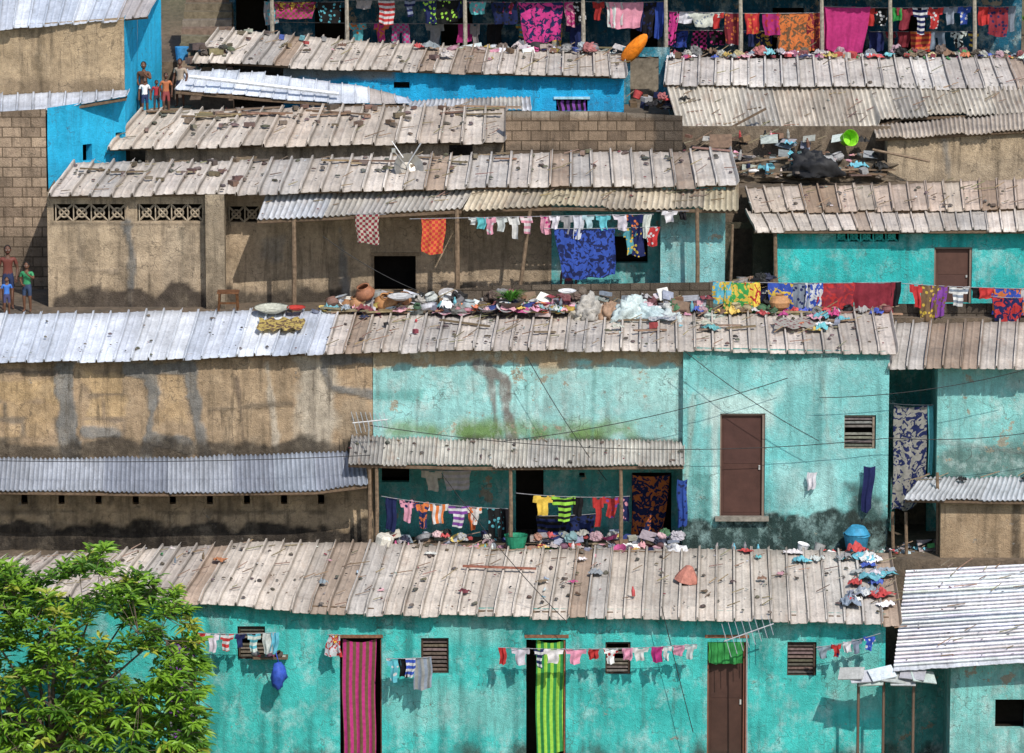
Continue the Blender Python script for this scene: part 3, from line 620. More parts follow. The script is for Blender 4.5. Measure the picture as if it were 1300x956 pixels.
RBF=roof('roof',hB3,[(1136,411),(1400,408)],7.0,[(1127,463),(1400,464)],4.0,.38,'rib',BEIGE,M_ROOF,sr=1,seed=31,drop=.08,hh=.075)
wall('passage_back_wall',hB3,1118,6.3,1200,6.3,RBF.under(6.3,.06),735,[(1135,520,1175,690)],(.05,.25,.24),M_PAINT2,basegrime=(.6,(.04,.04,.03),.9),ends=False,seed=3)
room(hB3,1135,520,1175,690,6.3)
line(1130,512,1185,514,4.9,"1157,42,122,E,N,5;1182,8,80,C",1,name='patterned_curtain')
wall('front_wall',hB3,1188,4.6,1400,4.6,RBF.under(4.6),650,[],(.23,.54,.52),M_PAINT2,paint=[('box',1188,565,1400,610,(.09,.14,.12),.8,24,22),('line',[(1195,560),(1300,575)],3,CEM,.5,5)],depth=2.2,seed=33,basegrime=(.9,(.06,.08,.06),.8))
hB4=emp('lean_to_shed')
RBS=roof('roof',hB4,[(1168,608),(1400,604)],4.55,[(1148,632),(1400,637)],3.3,.10,'corr',GREYW,M_WHITE,sr=8,seed=35,hh=.035,jag=.05)
wall('front_wall',hB4,1193,3.6,1400,3.6,RBS.under(3.6,.05),735,[],(.38,.275,.175),M_PLAST,paint=[('box',1193,636,1290,650,(.42,.32,.2),.5,8,8),('line',[(1290,636),(1290,720)],5,(.05,.04,.03),.8,4)],basegrime=(.5,(.12,.09,.06),.8),depth=.9,seed=36)
onroof('pile_of_clothes',RBS,18,['cloth','stick','bit'],.7,.0,.7,.0,.25,pal='GNKWTTK')
for u in (1133,1150,1190): post(hB4,u,600 if u>1185 else 650,735,3.9,.04)
clutter('household_clutter',1130,1190,716,4.2,34,['bucket','cloth','box','basin','sheet','stick'],.9,.3,.35)
# porch laundry
line(484,630,645,646,3.75,"497,14,40,N;517,18,30,P,N,1,s;535,18,30,N,O,5,s;556,26,24,O,W,4,s;583,26,26,V,W,2,s;603,20,22,W,O,1,s;598,8,30,O;628,18,34,K,C,1,p;641,14,40,K",3)
line(655,626,800,630,3.75,"690,26,26,Y,,0,s;716,34,28,L,K,2,s;734,14,26,K;760,14,34,R,,0,s;778,24,24,R,V,1,s;793,12,28,N,P,1",3)
line(534,597,598,597,4.6,"548,26,28,A,,0,s;580,34,22,W,A,2",1)
line(684,655,760,652,4.3,"700,40,34,K,N,2;735,44,30,N,K,1",1)
line(858,608,874,610,3.95,"866,14,60,B,N,1",0,wire=False); line(1096,592,1112,592,3.95,"1104,15,62,N,S,0",0,wire=False)
line(1015,600,1045,600,3.98,"1031,12,24,W,,0",0,wire=False,name='paper_scrap')
mixs=['shoe','shoe','shoe','cloth','bottle','basin','box','stick','bit','pot']
clutter('shoes_and_utensils',495,860,700,3.5,150,mixs,.75,.25,.06)
clutter('shoes_and_utensils',495,860,690,3.9,60,['cloth','box','sheet','basin','stick','bag'],.8,.15,.15)
clutter('shoes_and_utensils',870,1140,701,3.55,60,['shoe','shoe','shoe','bottle','bit'],.75,.2,.02,pal='EWSKTRAEC')
mb=MB()
for k,(u0,u1,v) in enumerate([(500,640,696),(560,730,702),(720,860,699),(600,700,708)]):
    a=S(u0,v,3.3);b=S(u1,v+4,3.15); tube(mb,a,b,.05,.04,(.14,.1,.07),7)
mb.make('roof_weight_logs',M_WOOD)
mb=MB(); p=S(482,708,3.3); lathe(mb,p,[(.14,0),(.17,.28),(.19,.44),(.16,.5),(0,.5)],(.6,.57,.5),6,Euler((.1,.25,.2))); mb.make('white_jerrycan',M_GEN)
mb=MB(); p=S(655,700,3.45); lathe(mb,p,[(.16,0),(.24,.34),(.25,.35),(.23,.33),(.15,.03)],(.02,.22,.12),18); mb.make('green_bucket',M_GEN)
mb=MB(); p=S(860,704,3.35); blob(mb,p,(.28,.2,.2),(.6,.6,.62),.4,24,16,fr=2.4); mb.make('white_plastic_bag',M_GEN,smooth=True)
mb=MB(); p=S(1087,700,3.75); lathe(mb,p,[(.2,0),(.27,.36),(.28,.38),(.26,.35),(.19,.03)],(.03,.18,.3),20); lathe(mb,(p[0]+.02,p[1],p[2]+.37),[(.27,.0),(.2,.1),(.15,.16),(.0,.17)],(.04,.25,.42),20,Euler((.1,.1,0))); mb.make('blue_wash_tubs',M_GEN)
for k,(u,c) in enumerate([(1017,'W'),(1038,'E')]):
    mb=MB(); item(mb,'bucket',S(u,702,3.7),1,PAL[c]); mb.make('bucket',M_GEN)
# antennas
def yagi(u,v,Y,s=1,base_v=None,ang=.2):
    mb=MB(); c=Vector(S(u,v,Y)); col=(.5,.5,.5)
    if base_v: tube(mb,S(u,base_v,Y),c,.018,.015,col)
    d=Vector((math.cos(ang),0,math.sin(ang))); L=.95*s
    tube(mb,c-d*L*.5,c+d*L*.6,.014,.014,col)
    for i in range(8):
        q=c+d*L*(-.45+i*.14); w=(.36-.02*i)*s; e=Vector((-.25,.5,.83)).normalized()*w
        tube(mb,q-e,q+e,.008,.008,col,4)
    mb.make('television_antenna',M_METAL)
yagi(948,804,-.6,1,975,.35); yagi(468,535,3.6,.7,565,.1)
# ================================================================ ROW B/C ledge
CM=['cloth','cloth','pot','basin','box','bag','bottle','plank','shoe','stick','sheet','bit']
clutter('household_clutter',400,720,397,6.95,140,CM,.85,.22,.12)
clutter('pile_of_clothes',540,740,396,6.8,34,['cloth','basin'],.8,.12,.08,pal='PRBMOCWYP')
clutter('household_clutter',430,640,386,7.25,46,['pot','basin','box','sheet','stick','bag'],.9,.12,.14,pal='TTAEAKTWSE')
clutter('household_clutter',640,900,398,6.95,90,CM,.85,.2,.12)
clutter('household_clutter',640,900,388,7.25,40,['sheet','bag','box','stick','cloth'],.9,.1,.2,pal='TEAKTSED')
clutter('household_clutter',900,1130,398,6.95,70,['cloth','cloth','pot','plank','bit','stick'],.85,.2,.05,pal='BYTRMGWNOKTE')
onroof('things_on_roof',RBR,50,['stone','cloth','plank','shoe','box','stick','bit'],.7,.02,.98,.03,.6)
onroof('roof_debris',RBR,260,['bit','bit','stick','stone'],.55,.0,1,.0,.97)
onroof('roof_debris',RBL,50,['bit','stone'],.5,.0,1,.0,.97)
onroof('pile_of_clothes',RBR,8,['cloth'],.9,.78,.92,.1,.6,pal='PMWYCR')
mb=MB()
for (u,v,s,c) in [(750,398,(.34,.25,.36),(.36,.34,.31)),(800,402,(.48,.32,.44),(.46,.54,.54)),(826,404,(.4,.3,.3),(.38,.47,.49)),(850,405,(.42,.3,.2),(.42,.47,.47)),(775,403,(.26,.2,.3),(.28,.18,.12)),(905,404,(.26,.24,.12),(.4,.46,.42)),(735,402,(.2,.2,.2),(.42,.39,.33))]:
    blob(mb,S(u,v,6.8),s,c,.32,44,30,fr=2.6)
mb.make('plastic_sacks',M_GEN,smooth=True)
mb=MB(); p=S(648,392,6.8); lathe(mb,p,[(.12,0),(.3,.16),(.31,.17),(.28,.15),(.1,.02)],(.2,.17,.14),16)
for i in range(90):
    a=random.random()*6.28; r=random.uniform(.15,.42); q=Vector((p[0]+math.cos(a)*r,p[1]+math.sin(a)*r*.6,p[2]+.18+random.uniform(.05,.26)))
    o=Vector((p[0],p[1],p[2]+.15)); w=Vector((-math.sin(a),math.cos(a),0))*.025
    m=(o+q)/2+Vector((0,0,.06)); mb.add([o,m+w,q,m-w],[(0,1,2,3)],jc((.10,.28,.04),.3))
mb.make('potted_plant',M_LEAF)
mb=MB(); p=S(990,394,6.9); lathe(mb,p,[(.06,0),(.19,.08),(.22,.18),(.17,.28),(.08,.32),(.1,.35),(.08,.34)],(.42,.22,.10),18); mb.make('clay_pot',M_GEN)
mb=MB()
for (u,v,s) in [(466,376,1.3),(485,388,1.3),(497,386,1.2),(440,390,.9),(512,382,1.0),(455,388,1.1)]:
    c=S(u,v+4,7.1); lathe(mb,c,[(.06*s,0),(.14*s,.05*s),(.17*s,.12*s),(.12*s,.2*s),(.09*s,.22*s),(.11*s,.25*s),(.09*s,.24*s)],jc((.36,.17,.08),.25),18,Euler((random.uniform(-.4,.4),random.uniform(-.4,.4),0)))
mb.make('clay_pots',M_GEN,smooth=True)
mb=MB()
for (u,v,s,c) in [(345,396,1.9,(.42,.42,.35)),(376,393,1.0,(.4,.04,.03)),(508,380,1.4,(.42,.42,.42)),(720,372,1,(.6,.6,.6)),(620,394,1.1,(.3,.3,.32))]: 
    p=S(u,v,6.7); lathe(mb,p,[(.1*s,0),(.19*s,.05*s),(.2*s,.055*s),(.18*s,.045*s),(.09*s,.008)],c,18,Euler((.1,0,0)))
mb.make('enamel_basins',M_GEN,smooth=True)
mb=MB(); a=S(290,393,7.0); w=.2
for dx in (-w,w):
    for dy in (-.15,.15): tube(mb,(a[0]+dx,a[1]+dy,a[2]),(a[0]+dx*.9,a[1]+dy,a[2]+.38),.025,.025,(.10,.045,.02))
box(mb,(a[0],a[1],a[2]+.38),(.46,.36,.04),(.13,.06,.03)); box(mb,(a[0],a[1]-.15,a[2]+.16),(.4,.03,.04),(.10,.045,.02)); mb.make('wooden_stool',M_WOOD)
def laid(name,R,s0,s1,t0,t1,c1,c2,pat,lift=.085):
    mb=MB(); n=14; Sg,Tg=np.meshgrid(np.linspace(s0,s1,n),np.linspace(t0,t1,n),indexing='ij'); Sg=Sg+.003*np.sin(Tg*20)+.003*np.sin(Tg*9+2); Tg=Tg+.04*np.sin(Sg*200)
    P=R.surf(Sg.ravel(),Tg.ravel(),lift); P[:,2]+=.03*fbm(P[:,0]*6,P[:,1]*6,3)
    f=[(i*n+j,i*n+j+1,(i+1)*n+j+1,(i+1)*n+j) for i in range(n-1) for j in range(n-1)]
    mb.add(P.tolist(),f,mute(PAL[c1],.3,.75),mute(PAL[c2],.3,.8),pat,[(float(p[0]),float(p[1]),0) for p in P]); mb.make(name,M_CLOTH,None,True,True)
laid('drying_cloth',RBL,.81,.93,.28,.55,'Y','T',5); laid('drying_cloth',RBR,.17,.24,.0,.12,'P','W',1); laid('drying_cloth',RBR,.79,.86,.3,.55,'A','D',1); laid('drying_cloth',RBR,.57,.62,.14,.3,'W','S',5)
# ================================================================ ROW C left
hC=emp('terrace_house')
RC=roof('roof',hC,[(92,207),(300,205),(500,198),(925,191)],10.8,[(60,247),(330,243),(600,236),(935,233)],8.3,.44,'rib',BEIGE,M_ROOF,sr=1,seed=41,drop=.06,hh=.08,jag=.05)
vents=[(70,259,160,281),(176,259,258,281)]
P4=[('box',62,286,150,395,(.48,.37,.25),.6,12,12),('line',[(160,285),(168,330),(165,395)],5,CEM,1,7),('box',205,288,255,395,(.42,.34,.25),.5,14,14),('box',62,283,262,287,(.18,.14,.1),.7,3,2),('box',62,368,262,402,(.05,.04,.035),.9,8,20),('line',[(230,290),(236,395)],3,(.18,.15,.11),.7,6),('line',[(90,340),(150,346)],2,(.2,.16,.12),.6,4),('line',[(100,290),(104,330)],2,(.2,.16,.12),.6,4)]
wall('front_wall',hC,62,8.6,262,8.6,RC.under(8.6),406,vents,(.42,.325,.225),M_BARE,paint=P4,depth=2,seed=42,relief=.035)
for o in vents: room(hC,*o,8.6)
breeze(hC,70,259,160,281,4,8.6,(.33,.27,.2)); breeze(hC,176,259,258,281,4,8.6,(.33,.27,.2))
wall('pillar',hC,262,8.3,286,8.3,247,402,[],(.30,.24,.17),M_PLAST,depth=.5,seed=43,basegrime=(.5,(.06,.05,.04),.8))
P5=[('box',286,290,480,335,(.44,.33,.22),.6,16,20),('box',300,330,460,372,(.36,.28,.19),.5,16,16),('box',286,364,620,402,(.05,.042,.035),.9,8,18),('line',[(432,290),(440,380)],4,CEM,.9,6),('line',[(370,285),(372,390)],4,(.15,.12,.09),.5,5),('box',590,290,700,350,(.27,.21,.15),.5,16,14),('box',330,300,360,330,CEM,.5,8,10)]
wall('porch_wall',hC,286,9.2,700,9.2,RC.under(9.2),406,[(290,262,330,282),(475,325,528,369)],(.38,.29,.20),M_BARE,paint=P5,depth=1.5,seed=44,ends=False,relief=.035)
room(hC,290,262,330,282,9.2); breeze(hC,290,262,330,282,2,9.2,(.33,.27,.2)); room(hC,475,325,528,369,9.2,(.015,.013,.012))
mb=MB(); boxuv(mb,471,321,532,325,9.15,.15,(.2,.15,.1)); boxuv(mb,471,369,532,373,9.15,.15,(.2,.15,.1)); mb.make('window_frame',M_WOOD,hC)
wall('porch_wall_painted',hC,700,9.2,838,9.2,RC.under(9.2),400,[(778,300,822,334)],(.12,.42,.42),M_PAINT2,seed=45,ends=False,basegrime=(.4,(.1,.09,.07),.7))
room(hC,778,300,822,334,9.2)
wall('front_wall_painted',hC,838,8.5,920,8.5,RC.under(8.5,.12),400,[],(.21,.48,.49),M_PAINT2,paint=[('box',838,262,920,288,(.28,.24,.18),.6,14,14)],seed=46,depth=1.8,basegrime=(.6,(.12,.11,.09),.8))
AC1=roof('awning_left',hC,[(338,246),(470,244),(602,237)],8.75,[(326,279),(470,272),(585,266)],7.8,.12,'corr',GREYW+CORR,M_ROOF,sr=6,seed=47,hh=.045,drop=.02,dirt_shade=.65)
AC2=roof('awning_right',hC,[(604,234),(750,233),(936,232)],8.75,[(588,265),(700,262),(936,266)],7.8,.12,'corr',[(.52,.45,.32),(.44,.38,.30),(.56,.48,.36)],M_RUST,sr=6,seed=48,hh=.045,drop=.02,dirt_shade=.65)
post(hC,373,276,400,7.85,.055); post(hC,580,266,400,7.85,.06); post(hC,655,266,400,7.85,.045,lean=18); post(hC,885,264,400,7.85,.05)
wall('terrace_parapet',hC,560,7.7,905,7.7,[(560,368),(640,362),(905,358)],406,[],(.16,.13,.10),M_BLOCK,seed=49,depth=.3,relief=.02)
line(520,278,830,272,7.7,"551,30,42,R,O,3;601,12,10,W,C,0,s;612,12,14,C,,0;622,14,22,P,W,1,s;636,18,18,W,,0,s;652,14,28,W,,0,s;668,16,20,W,P,2,s;692,12,22,P,M,1;705,14,18,W,,0,s;720,16,20,E,,0,s;735,14,26,W,,0;747,16,16,I,,0,s;765,20,18,C,,0,s;790,24,20,W,,0,s;806,22,26,N,O,1,s;822,10,30,W",0)
line(440,272,490,272,7.75,"466,28,36,A,D,3",0)
line(690,290,835,288,7.7,"742,76,60,B,N,5;800,16,30,C,Y,1,s;812,18,32,N,Y,1,d;830,14,26,R,W,1",1)
line(833,268,875,268,7.8,"850,22,16,W,S,0,s;867,10,12,K",0)
mb=MB(); c=Vector(S(518,214,9.6)); zr=c.z-.25
lathe(mb,c,[(0,-.05),(.17,-.02),(.28,.04),(.33,.08),(.32,.09),(.17,0)],(.30,.28,.25),20,Euler((math.radians(62),0,math.radians(15))),cap=False)
tube(mb,(c.x,c.y,zr),(c.x,c.y,c.z+.1),.025,.025,(.5,.5,.5)); tube(mb,c,c+Vector((-.3,-.4,.45)),.012,.012,(.6,.6,.6)); tube(mb,c+Vector((0,0,.1)),c+Vector((.28,.0,.55)),.015,.015,(.6,.6,.6)); tube(mb,c+Vector((-.1,-.1,.25)),c+Vector((-.35,0,.6)),.012,.012,(.6,.6,.6))
box(mb,c+Vector((-.3,-.42,.45)),(.08,.12,.08),(.5,.5,.48)); mb.make('satellite_dish',M_METAL)
onroof('roof_weights',RC,50,['stone','brick','stone','plank'],.8,.02,.98,.02,.5); onroof('roof_weights',RC,14,['stone','brick'],.9,.02,.3,.02,.9)
onroof('roof_debris',RC,160,['bit','bit','stick','stone'],.6,.0,1,.0,.97)
onroof('roof_debris',AC2,50,['bit','stick'],.6,.0,1,.05,.9); onroof('roof_debris',AC1,30,['bit','stick'],.6,.0,1,.05,.9)
# row C right
hC2=emp('terrace_house')
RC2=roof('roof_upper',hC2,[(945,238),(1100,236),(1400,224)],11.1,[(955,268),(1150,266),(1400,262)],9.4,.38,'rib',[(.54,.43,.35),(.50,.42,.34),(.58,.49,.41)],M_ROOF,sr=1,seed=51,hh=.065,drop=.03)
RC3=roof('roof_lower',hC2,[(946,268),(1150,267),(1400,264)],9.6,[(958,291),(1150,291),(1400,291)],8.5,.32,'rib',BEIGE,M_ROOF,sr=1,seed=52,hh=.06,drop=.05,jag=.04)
onroof('roof_debris',RC2,90,['bit','stone','stick'],.6,0,1,0,.95)
vb=[(1060,293,1140,307)]
wall('front_wall',hC2,985,8.9,1400,8.9,RC3.under(8.9,.05),400,vb+[(1185,314,1233,385)],(.04,.49,.48),M_PAINT,paint=[('box',985,340,1110,400,(.06,.48,.45),.4,20,10)],depth=2,seed=53,basegrime=(.25,(.08,.1,.08),.6))
room(hC2,*vb[0],8.9); breeze(hC2,*vb[0],5,8.9,(.05,.42,.4)); door(hC2,1185,314,1233,385,8.9,(.09,.045,.035))
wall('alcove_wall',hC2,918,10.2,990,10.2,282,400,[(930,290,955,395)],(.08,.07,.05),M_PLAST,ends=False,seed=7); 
post(hC2,984,290,400,8.6,.05); post(hC2,925,285,400,8.4,.035,lean=5)
clutter('household_clutter',925,985,392,8.3,36,['bucket','bag','cloth','box','stick','sheet'],.95,.2,.6,pal='TKNEDCTK')
wall('terrace_parapet',hC2,1105,7.35,1400,7.35,[(1105,386),(1400,384)],412,[],(.12,.10,.08),M_BLOCK,seed=54,depth=.25)
line(900,357,1145,358,7.1,"918,28,30,C,Y,5;942,44,42,G,Y,5;955,20,36,Y,R,5;990,34,36,B,Y,5;1016,26,36,S,N,1;1034,22,36,B,W,5;1062,46,34,D,R,5;1109,56,36,D,M,0;1138,14,30,K",2)
line(1145,360,1400,366,7.1,"1163,16,26,R,,0,s;1180,22,38,T,Y,1;1193,20,40,V,T,1;1218,26,24,W,S,2,s;1240,14,14,K;1253,18,14,R,N,0;1283,50,36,B,O,5;1312,30,30,W;1345,40,36,R,Y,5",3)
line(1258,376,1302,378,7.05,"1280,42,28,N,R,5",1)
# ================================================================ ROW D
hD=emp('terrace_house')
RD=roof('roof',hD,[(178,141),(400,136),(640,137)],14.2,[(136,188),(400,180),(640,178)],11.9,.46,'rib',[(.58,.49,.41),(.53,.46,.39),(.62,.55,.48)],M_ROOF,sr=1,seed=61,drop=.06,hh=.08,jag=.05)
wall('front_wall',hD,185,12.2,642,12.2,RD.under(12.2),236,[(570,184,600,215)],(.38,.29,.20),M_BARE,depth=2,seed=62,streak=.4)
wall('block_parapet',hD,642,12.1,866,12.1,[(642,141),(760,141),(868,147)],236,[],(.30,.225,.16),M_BLOCK,depth=.3,seed=63,paint=[('box',642,138,870,148,(.5,.44,.36),.7,4,4),('box',830,140,870,200,(.08,.07,.06),.8,10,12),('box',642,185,870,236,(.1,.08,.06),.6,10,12)],relief=.02)
onroof('roof_weights',RD,50,['stone','brick','stone'],.85,.05,.98,.02,.6); onroof('roof_weights',RD,16,['plank'],.9,.02,.98,.02,.3); onroof('roof_debris',RD,100,['bit','bit','stick','stone'],.6,.0,1,.0,.97)
hD2=emp('terrace_house')
wall('back_wall',hD2,866,13.2,1130,13.2,160,240,[],(.17,.13,.095),M_PLAST,seed=64,ends=False)
wall('front_wall',hD2,1126,12.3,1400,12.3,[(1126,174),(1400,160)],240,[],(.44,.34,.23),M_BARE,depth=1.2,seed=65,paint=[('box',1126,200,1400,232,(.36,.29,.21),.6,20,15),('line',[(1200,180),(1205,235)],3,CEM,.8,6)])
RD2=roof('roof',hD2,[(1108,160),(1400,138)],13.8,[(1112,173),(1400,158)],12.1,.1,'corr',[(.58,.49,.4),(.48,.4,.32)],M_ROOF,sr=7,seed=66,hh=.035,jag=.05)
mb=MB()
for (u,w) in ((900,1.2),(965,1.3),(1030,1.1),(1090,1.0)): blob(mb,S(u,228,12.5),(w,.55,.42),(.12,.095,.07),.35,30,20,rotz=0,fr=2.4)
mb.make('rubble_bank',M_STONE)
clutter('household_clutter',866,1125,224,11.9,75,CM+['stone','stone','plank'],.9,.3,.15,pal='KKTEEAWNTCKTTKTS')
clutter('household_clutter',866,1120,206,12.35,60,CM+['stone','plank'],.85,.25,.2,pal='KTWPCTKTKEATKW')
clutter('household_clutter',866,1100,188,12.9,34,['cloth','box','sheet','stick','bottle'],.9,.15,.25,pal='KTWPCRTKTKE')
mb=MB(); blob(mb,S(1035,216,11.7),(.55,.32,.40),(.02,.02,.022),.35,40,26,fr=2.2); mb.make('black_tarpaulin',M_GEN,smooth=True)
mb=MB(); p=S(1077,176,12.8); lathe(mb,p,[(.14,-.15),(.18,.12),(.19,.13),(.17,.1),(.12,-.13)],(.25,.6,.03),18,Euler((1.3,0,.4))); mb.make('green_bucket',M_GEN)
mb=MB(); box(mb,S(950,150,13.9),(.9,.05,.05),(.14,.1,.07),Euler((0,-.5,0))); 
for (a,b) in (((1108,190),(1180,205)),((900,212),(1000,200)),((930,225),(1090,215))): tube(mb,S(*a,12.0),S(*b,11.7),.03,.03,(.22,.16,.11))
mb.make('loose_poles',M_WOOD)
# ================================================================ ROW E
hE=emp('terrace_house')
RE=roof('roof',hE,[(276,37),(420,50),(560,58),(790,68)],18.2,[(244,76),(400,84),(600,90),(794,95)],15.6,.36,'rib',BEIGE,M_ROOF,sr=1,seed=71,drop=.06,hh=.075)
wall('front_wall',hE,360,15.95,792,15.95,RE.under(15.95),150,[(706,126,746,141),(500,104,520,112)],BLUE,M_BLUE,depth=2,seed=72,paint=[('box',355,80,500,100,(.25,.2,.14),.8,8,6),('box',690,124,790,150,(.03,.24,.5),.4,6,5)],topgrime=.3)
room(hE,706,126,746,141,15.95); curtain(hE,708,127,744,145,16.0,'V','K',4)
mb=MB(); boxuv(mb,703,123,749,126,15.9,.1,(.3,.5,.6)); mb.make('lintel',M_STONE,hE)
REs=roof('sheet_lean_to',hE,[(236,90),(330,93),(450,108),(516,124)],15.55,[(222,114),(330,124),(420,130),(520,131)],14.6,.30,'rib',WHITE,M_WHITE,sr=1,seed=73,hh=.03,drop=0,dirt_shade=.3)
REs2=roof('corrugated_lean_to',hE,[(488,128),(672,124)],15.5,[(480,138),(674,138)],14.5,.1,'corr',CORR+GREYW,M_ROOF,sr=6,seed=74,hh=.03)
mb=MB(); tube(mb,S(240,97,14.7),S(430,119,14.7),.05,.05,(.7,.72,.75)); mb.make('white_pipe',M_GEN)
onroof('things_on_roof',RE,30,['stone','cloth','shoe','box','brick'],.75,.05,.98,.02,.6); onroof('roof_debris',RE,130,['bit','bit','stick','stone'],.6,.0,1,.0,.97)
clutter('household_clutter',560,790,66,18.0,60,CM,.8,.25,.08)
clutter('household_clutter',800,870,140,15.2,26,['cloth','box','bag','bucket','stick'],.95,.3,.3,pal='RKTENK')
wall('side_wall',hE,790,17.5,850,17.5,60,150,[(800,72,836,140)],(.03,.2,.28),M_PAINT2,ends=False,seed=77)
mb=MB(); c=S(803,66,17.2); R=Euler((math.radians(-62),math.radians(34),math.radians(10))).to_matrix(); vs=[];fs=[]
n=20
for k,(r,z) in enumerate([(0.02,-.1),(.5,-.1),(.8,-.05),(1,.06),(1.08,.07),(1.0,.05),(.8,-.02),(.5,-.07),(.02,-.07)]):
    for i in range(n):
        a=2*math.pi*i/n; q=R@Vector((math.cos(a)*.17*r,math.sin(a)*.44*r*(1-.15*math.sin(a)),z)); vs.append((q.x+c[0],q.y+c[1],q.z+c[2]))
for k in range(8):
    for i in range(n): fs.append((k*n+i,k*n+(i+1)%n,(k+1)*n+(i+1)%n,(k+1)*n+i))
mb.add(vs,fs,(.80,.22,.012)); mb.make('orange_plastic_tub',M_GEN,smooth=True)
hE2=emp('terrace_house')
LGT=[(.64,.59,.54),(.70,.66,.62),(.58,.53,.49)]
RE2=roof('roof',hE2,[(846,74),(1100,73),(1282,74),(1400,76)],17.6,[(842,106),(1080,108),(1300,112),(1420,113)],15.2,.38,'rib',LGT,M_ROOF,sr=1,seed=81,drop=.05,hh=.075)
RE3=roof('awning',hE2,[(846,108),(1100,110),(1310,112)],15.4,[(862,168),(960,168),(1112,164),(1118,150),(1320,142)],14.0,.11,'corr',[(.60,.54,.45),(.50,.44,.37),(.68,.62,.53),(.42,.39,.35)],M_RUST,sr=7,seed=82,hh=.05,drop=.02,jag=.06,dirt_shade=.7)
wall('front_wall',hE2,850,15.5,1400,15.5,RE2.under(15.5),165,[],(.2,.3,.32),M_PAINT2,seed=83,depth=2)
onroof('pile_of_clothes',RE2,60,['cloth','cloth','shoe','box','bit'],.75,.0,.95,.0,.08)
onroof('roof_debris',RE2,90,['bit','bit','stick','stone'],.6,.0,1,.0,.97); onroof('roof_debris',RE3,90,['bit','stick'],.6,.0,1,.05,.95)
# ================================================================ ROW F
hF=emp('terrace_house')
RF=roof('roof',hF,[(296,-48),(1300,-48)],22.5,[(290,-12),(1300,-10)],18.4,.36,'rib',BEIGE,M_ROOF,sr=1,seed=91,drop=.02)
opsF=[(300,-5,340,40),(400,10,440,85),(560,10,600,85),(800,10,835,85),(980,10,1020,85),(1140,10,1175,85)]
wall('porch_wall',hF,292,20.4,1296,20.4,RF.under(20.4),92,opsF,(.012,.10,.17),M_PAINT2,seed=92,depth=2,basegrime=(.8,(.02,.03,.04),.8))
for o in opsF: room(hF,*o,20.4)
for u in (345,440,590,740,845,940,1043,1130,1237): post(hF,u,-6,88,18.6,.055,(.3,.27,.22))
def rnd(u0,u1,hmin,hmax,pal,wmin=12,wmax=26,gap=8):
    out=[];u=u0
    while u<u1:
        w=random.uniform(wmin,wmax); out.append(f"{u+w/2:.1f},{w:.1f},{random.uniform(hmin,hmax):.1f},{random.choice(pal)},{random.choice('WYNOKM')},{random.choice([0,0,0,1,2,3,5,4])},{random.choice('rrsssp')}"); u+=w+random.uniform(-2,gap)
    return ';'.join(out)
line(345,2,440,2,18.85,"374,50,20,T,M,3;374,50,10,D,Y,5;418,30,26,K,C,1;345,20,30,E,C,1",1)
line(440,0,590,0,18.85,"462,18,12,E,,0;491,22,26,R,W,2;520,14,20,S,N,2,s;545,16,30,N,L,1;570,30,28,K,L,1;583,10,20,N",1)
line(590,2,745,2,18.85,"606,22,18,C,P,1;632,16,12,K;648,20,14,D,M,1;640,34,30,N,K,1;686,56,48,M,N,5;723,14,34,M,P,5;735,16,30,K,W,1",1)
line(745,2,845,2,18.85,"760,14,24,R,,0,s;795,46,28,P,W,0;780,20,34,W,P,1;812,12,34,N;826,16,44,K,N,1;838,12,40,B",1)
line(845,14,1043,16,18.85,"856,12,40,M,K,1;870,20,14,W,,0;893,52,20,W,S,1,s;910,18,22,R,,0,s;930,22,34,D,O,1;955,20,24,R,O,1;978,22,26,M,R,1;1013,48,42,O,T,5;1032,20,48,D,O,5",2)
line(1043,8,1237,8,18.85,"1065,40,56,M,P,0;1077,56,50,M,,0;1104,20,22,R,,0,s;1120,16,20,K,W,1;1138,14,16,G;1150,22,28,D,,0,s;1168,18,30,N,W,2,s;1188,22,24,R,W,1,s;1207,18,20,S,,0,s;1225,16,22,B,W,1,s",2)
line(848,38,1240,40,19.3,rnd(850,1238,16,26,'NKRVWSEBDKN'),1)
line(1237,8,1290,8,18.85,"1250,16,20,R;1268,24,36,D,N,1;1283,14,28,S",1)
line(350,28,700,30,19.4,rnd(440,735,16,34,'NKKVSSEMCN',gap=22),1)
clutter('pile_of_clothes',845,1300,74,18.3,100,['cloth','cloth','bag','cloth','shoe','stick'],.85,.2,.1)
clutter('household_clutter',600,800,74,18.5,50,['cloth','bag','basin','bucket','stick'],.9,.15,.1)
wall('terrace_edge',hF,292,18.5,1300,18.5,74,120,[],(.2,.17,.13),M_STONE,seed=94,ends=True,depth=.6)
# ================================================================ top-left houses
hT=emp('terrace_house')
RT=roof('roof',hT,[(-60,-22),(60,-25),(212,-28)],(16.6,16.6),[(-60,40),(60,32),(186,20)],(12.6,13.0),.36,'rib',WHITE,M_WHITE,sr=1,seed=101,hh=.06,drop=.03,dirt_shade=.5)
wall('front_wall',hT,-60,13.0,159,13.0,[(-60,36),(60,29),(159,22)],150,[(105,118,125,124)],(.44,.33,.21),M_BARE,depth=.2,seed=102,paint=[('box',0,100,160,150,(.2,.15,.1),.7,12,14),('line',[(40,40),(45,118)],2,(.2,.15,.1),.7,5)],streak=.45)
wall('side_wall',hT,159,13.0,176,15.2,[(159,22),(176,0)],165,[],(.03,.46,.76),M_BLUE,seed=103,ends=False,topgrime=.1,streak=.15)
wall('side_wall_rear',hT,176,15.2,206,16.6,[(176,0),(206,-30)],150,[],(.03,.46,.76),M_BLUE,seed=108,ends=False,topgrime=.1,streak=.15)
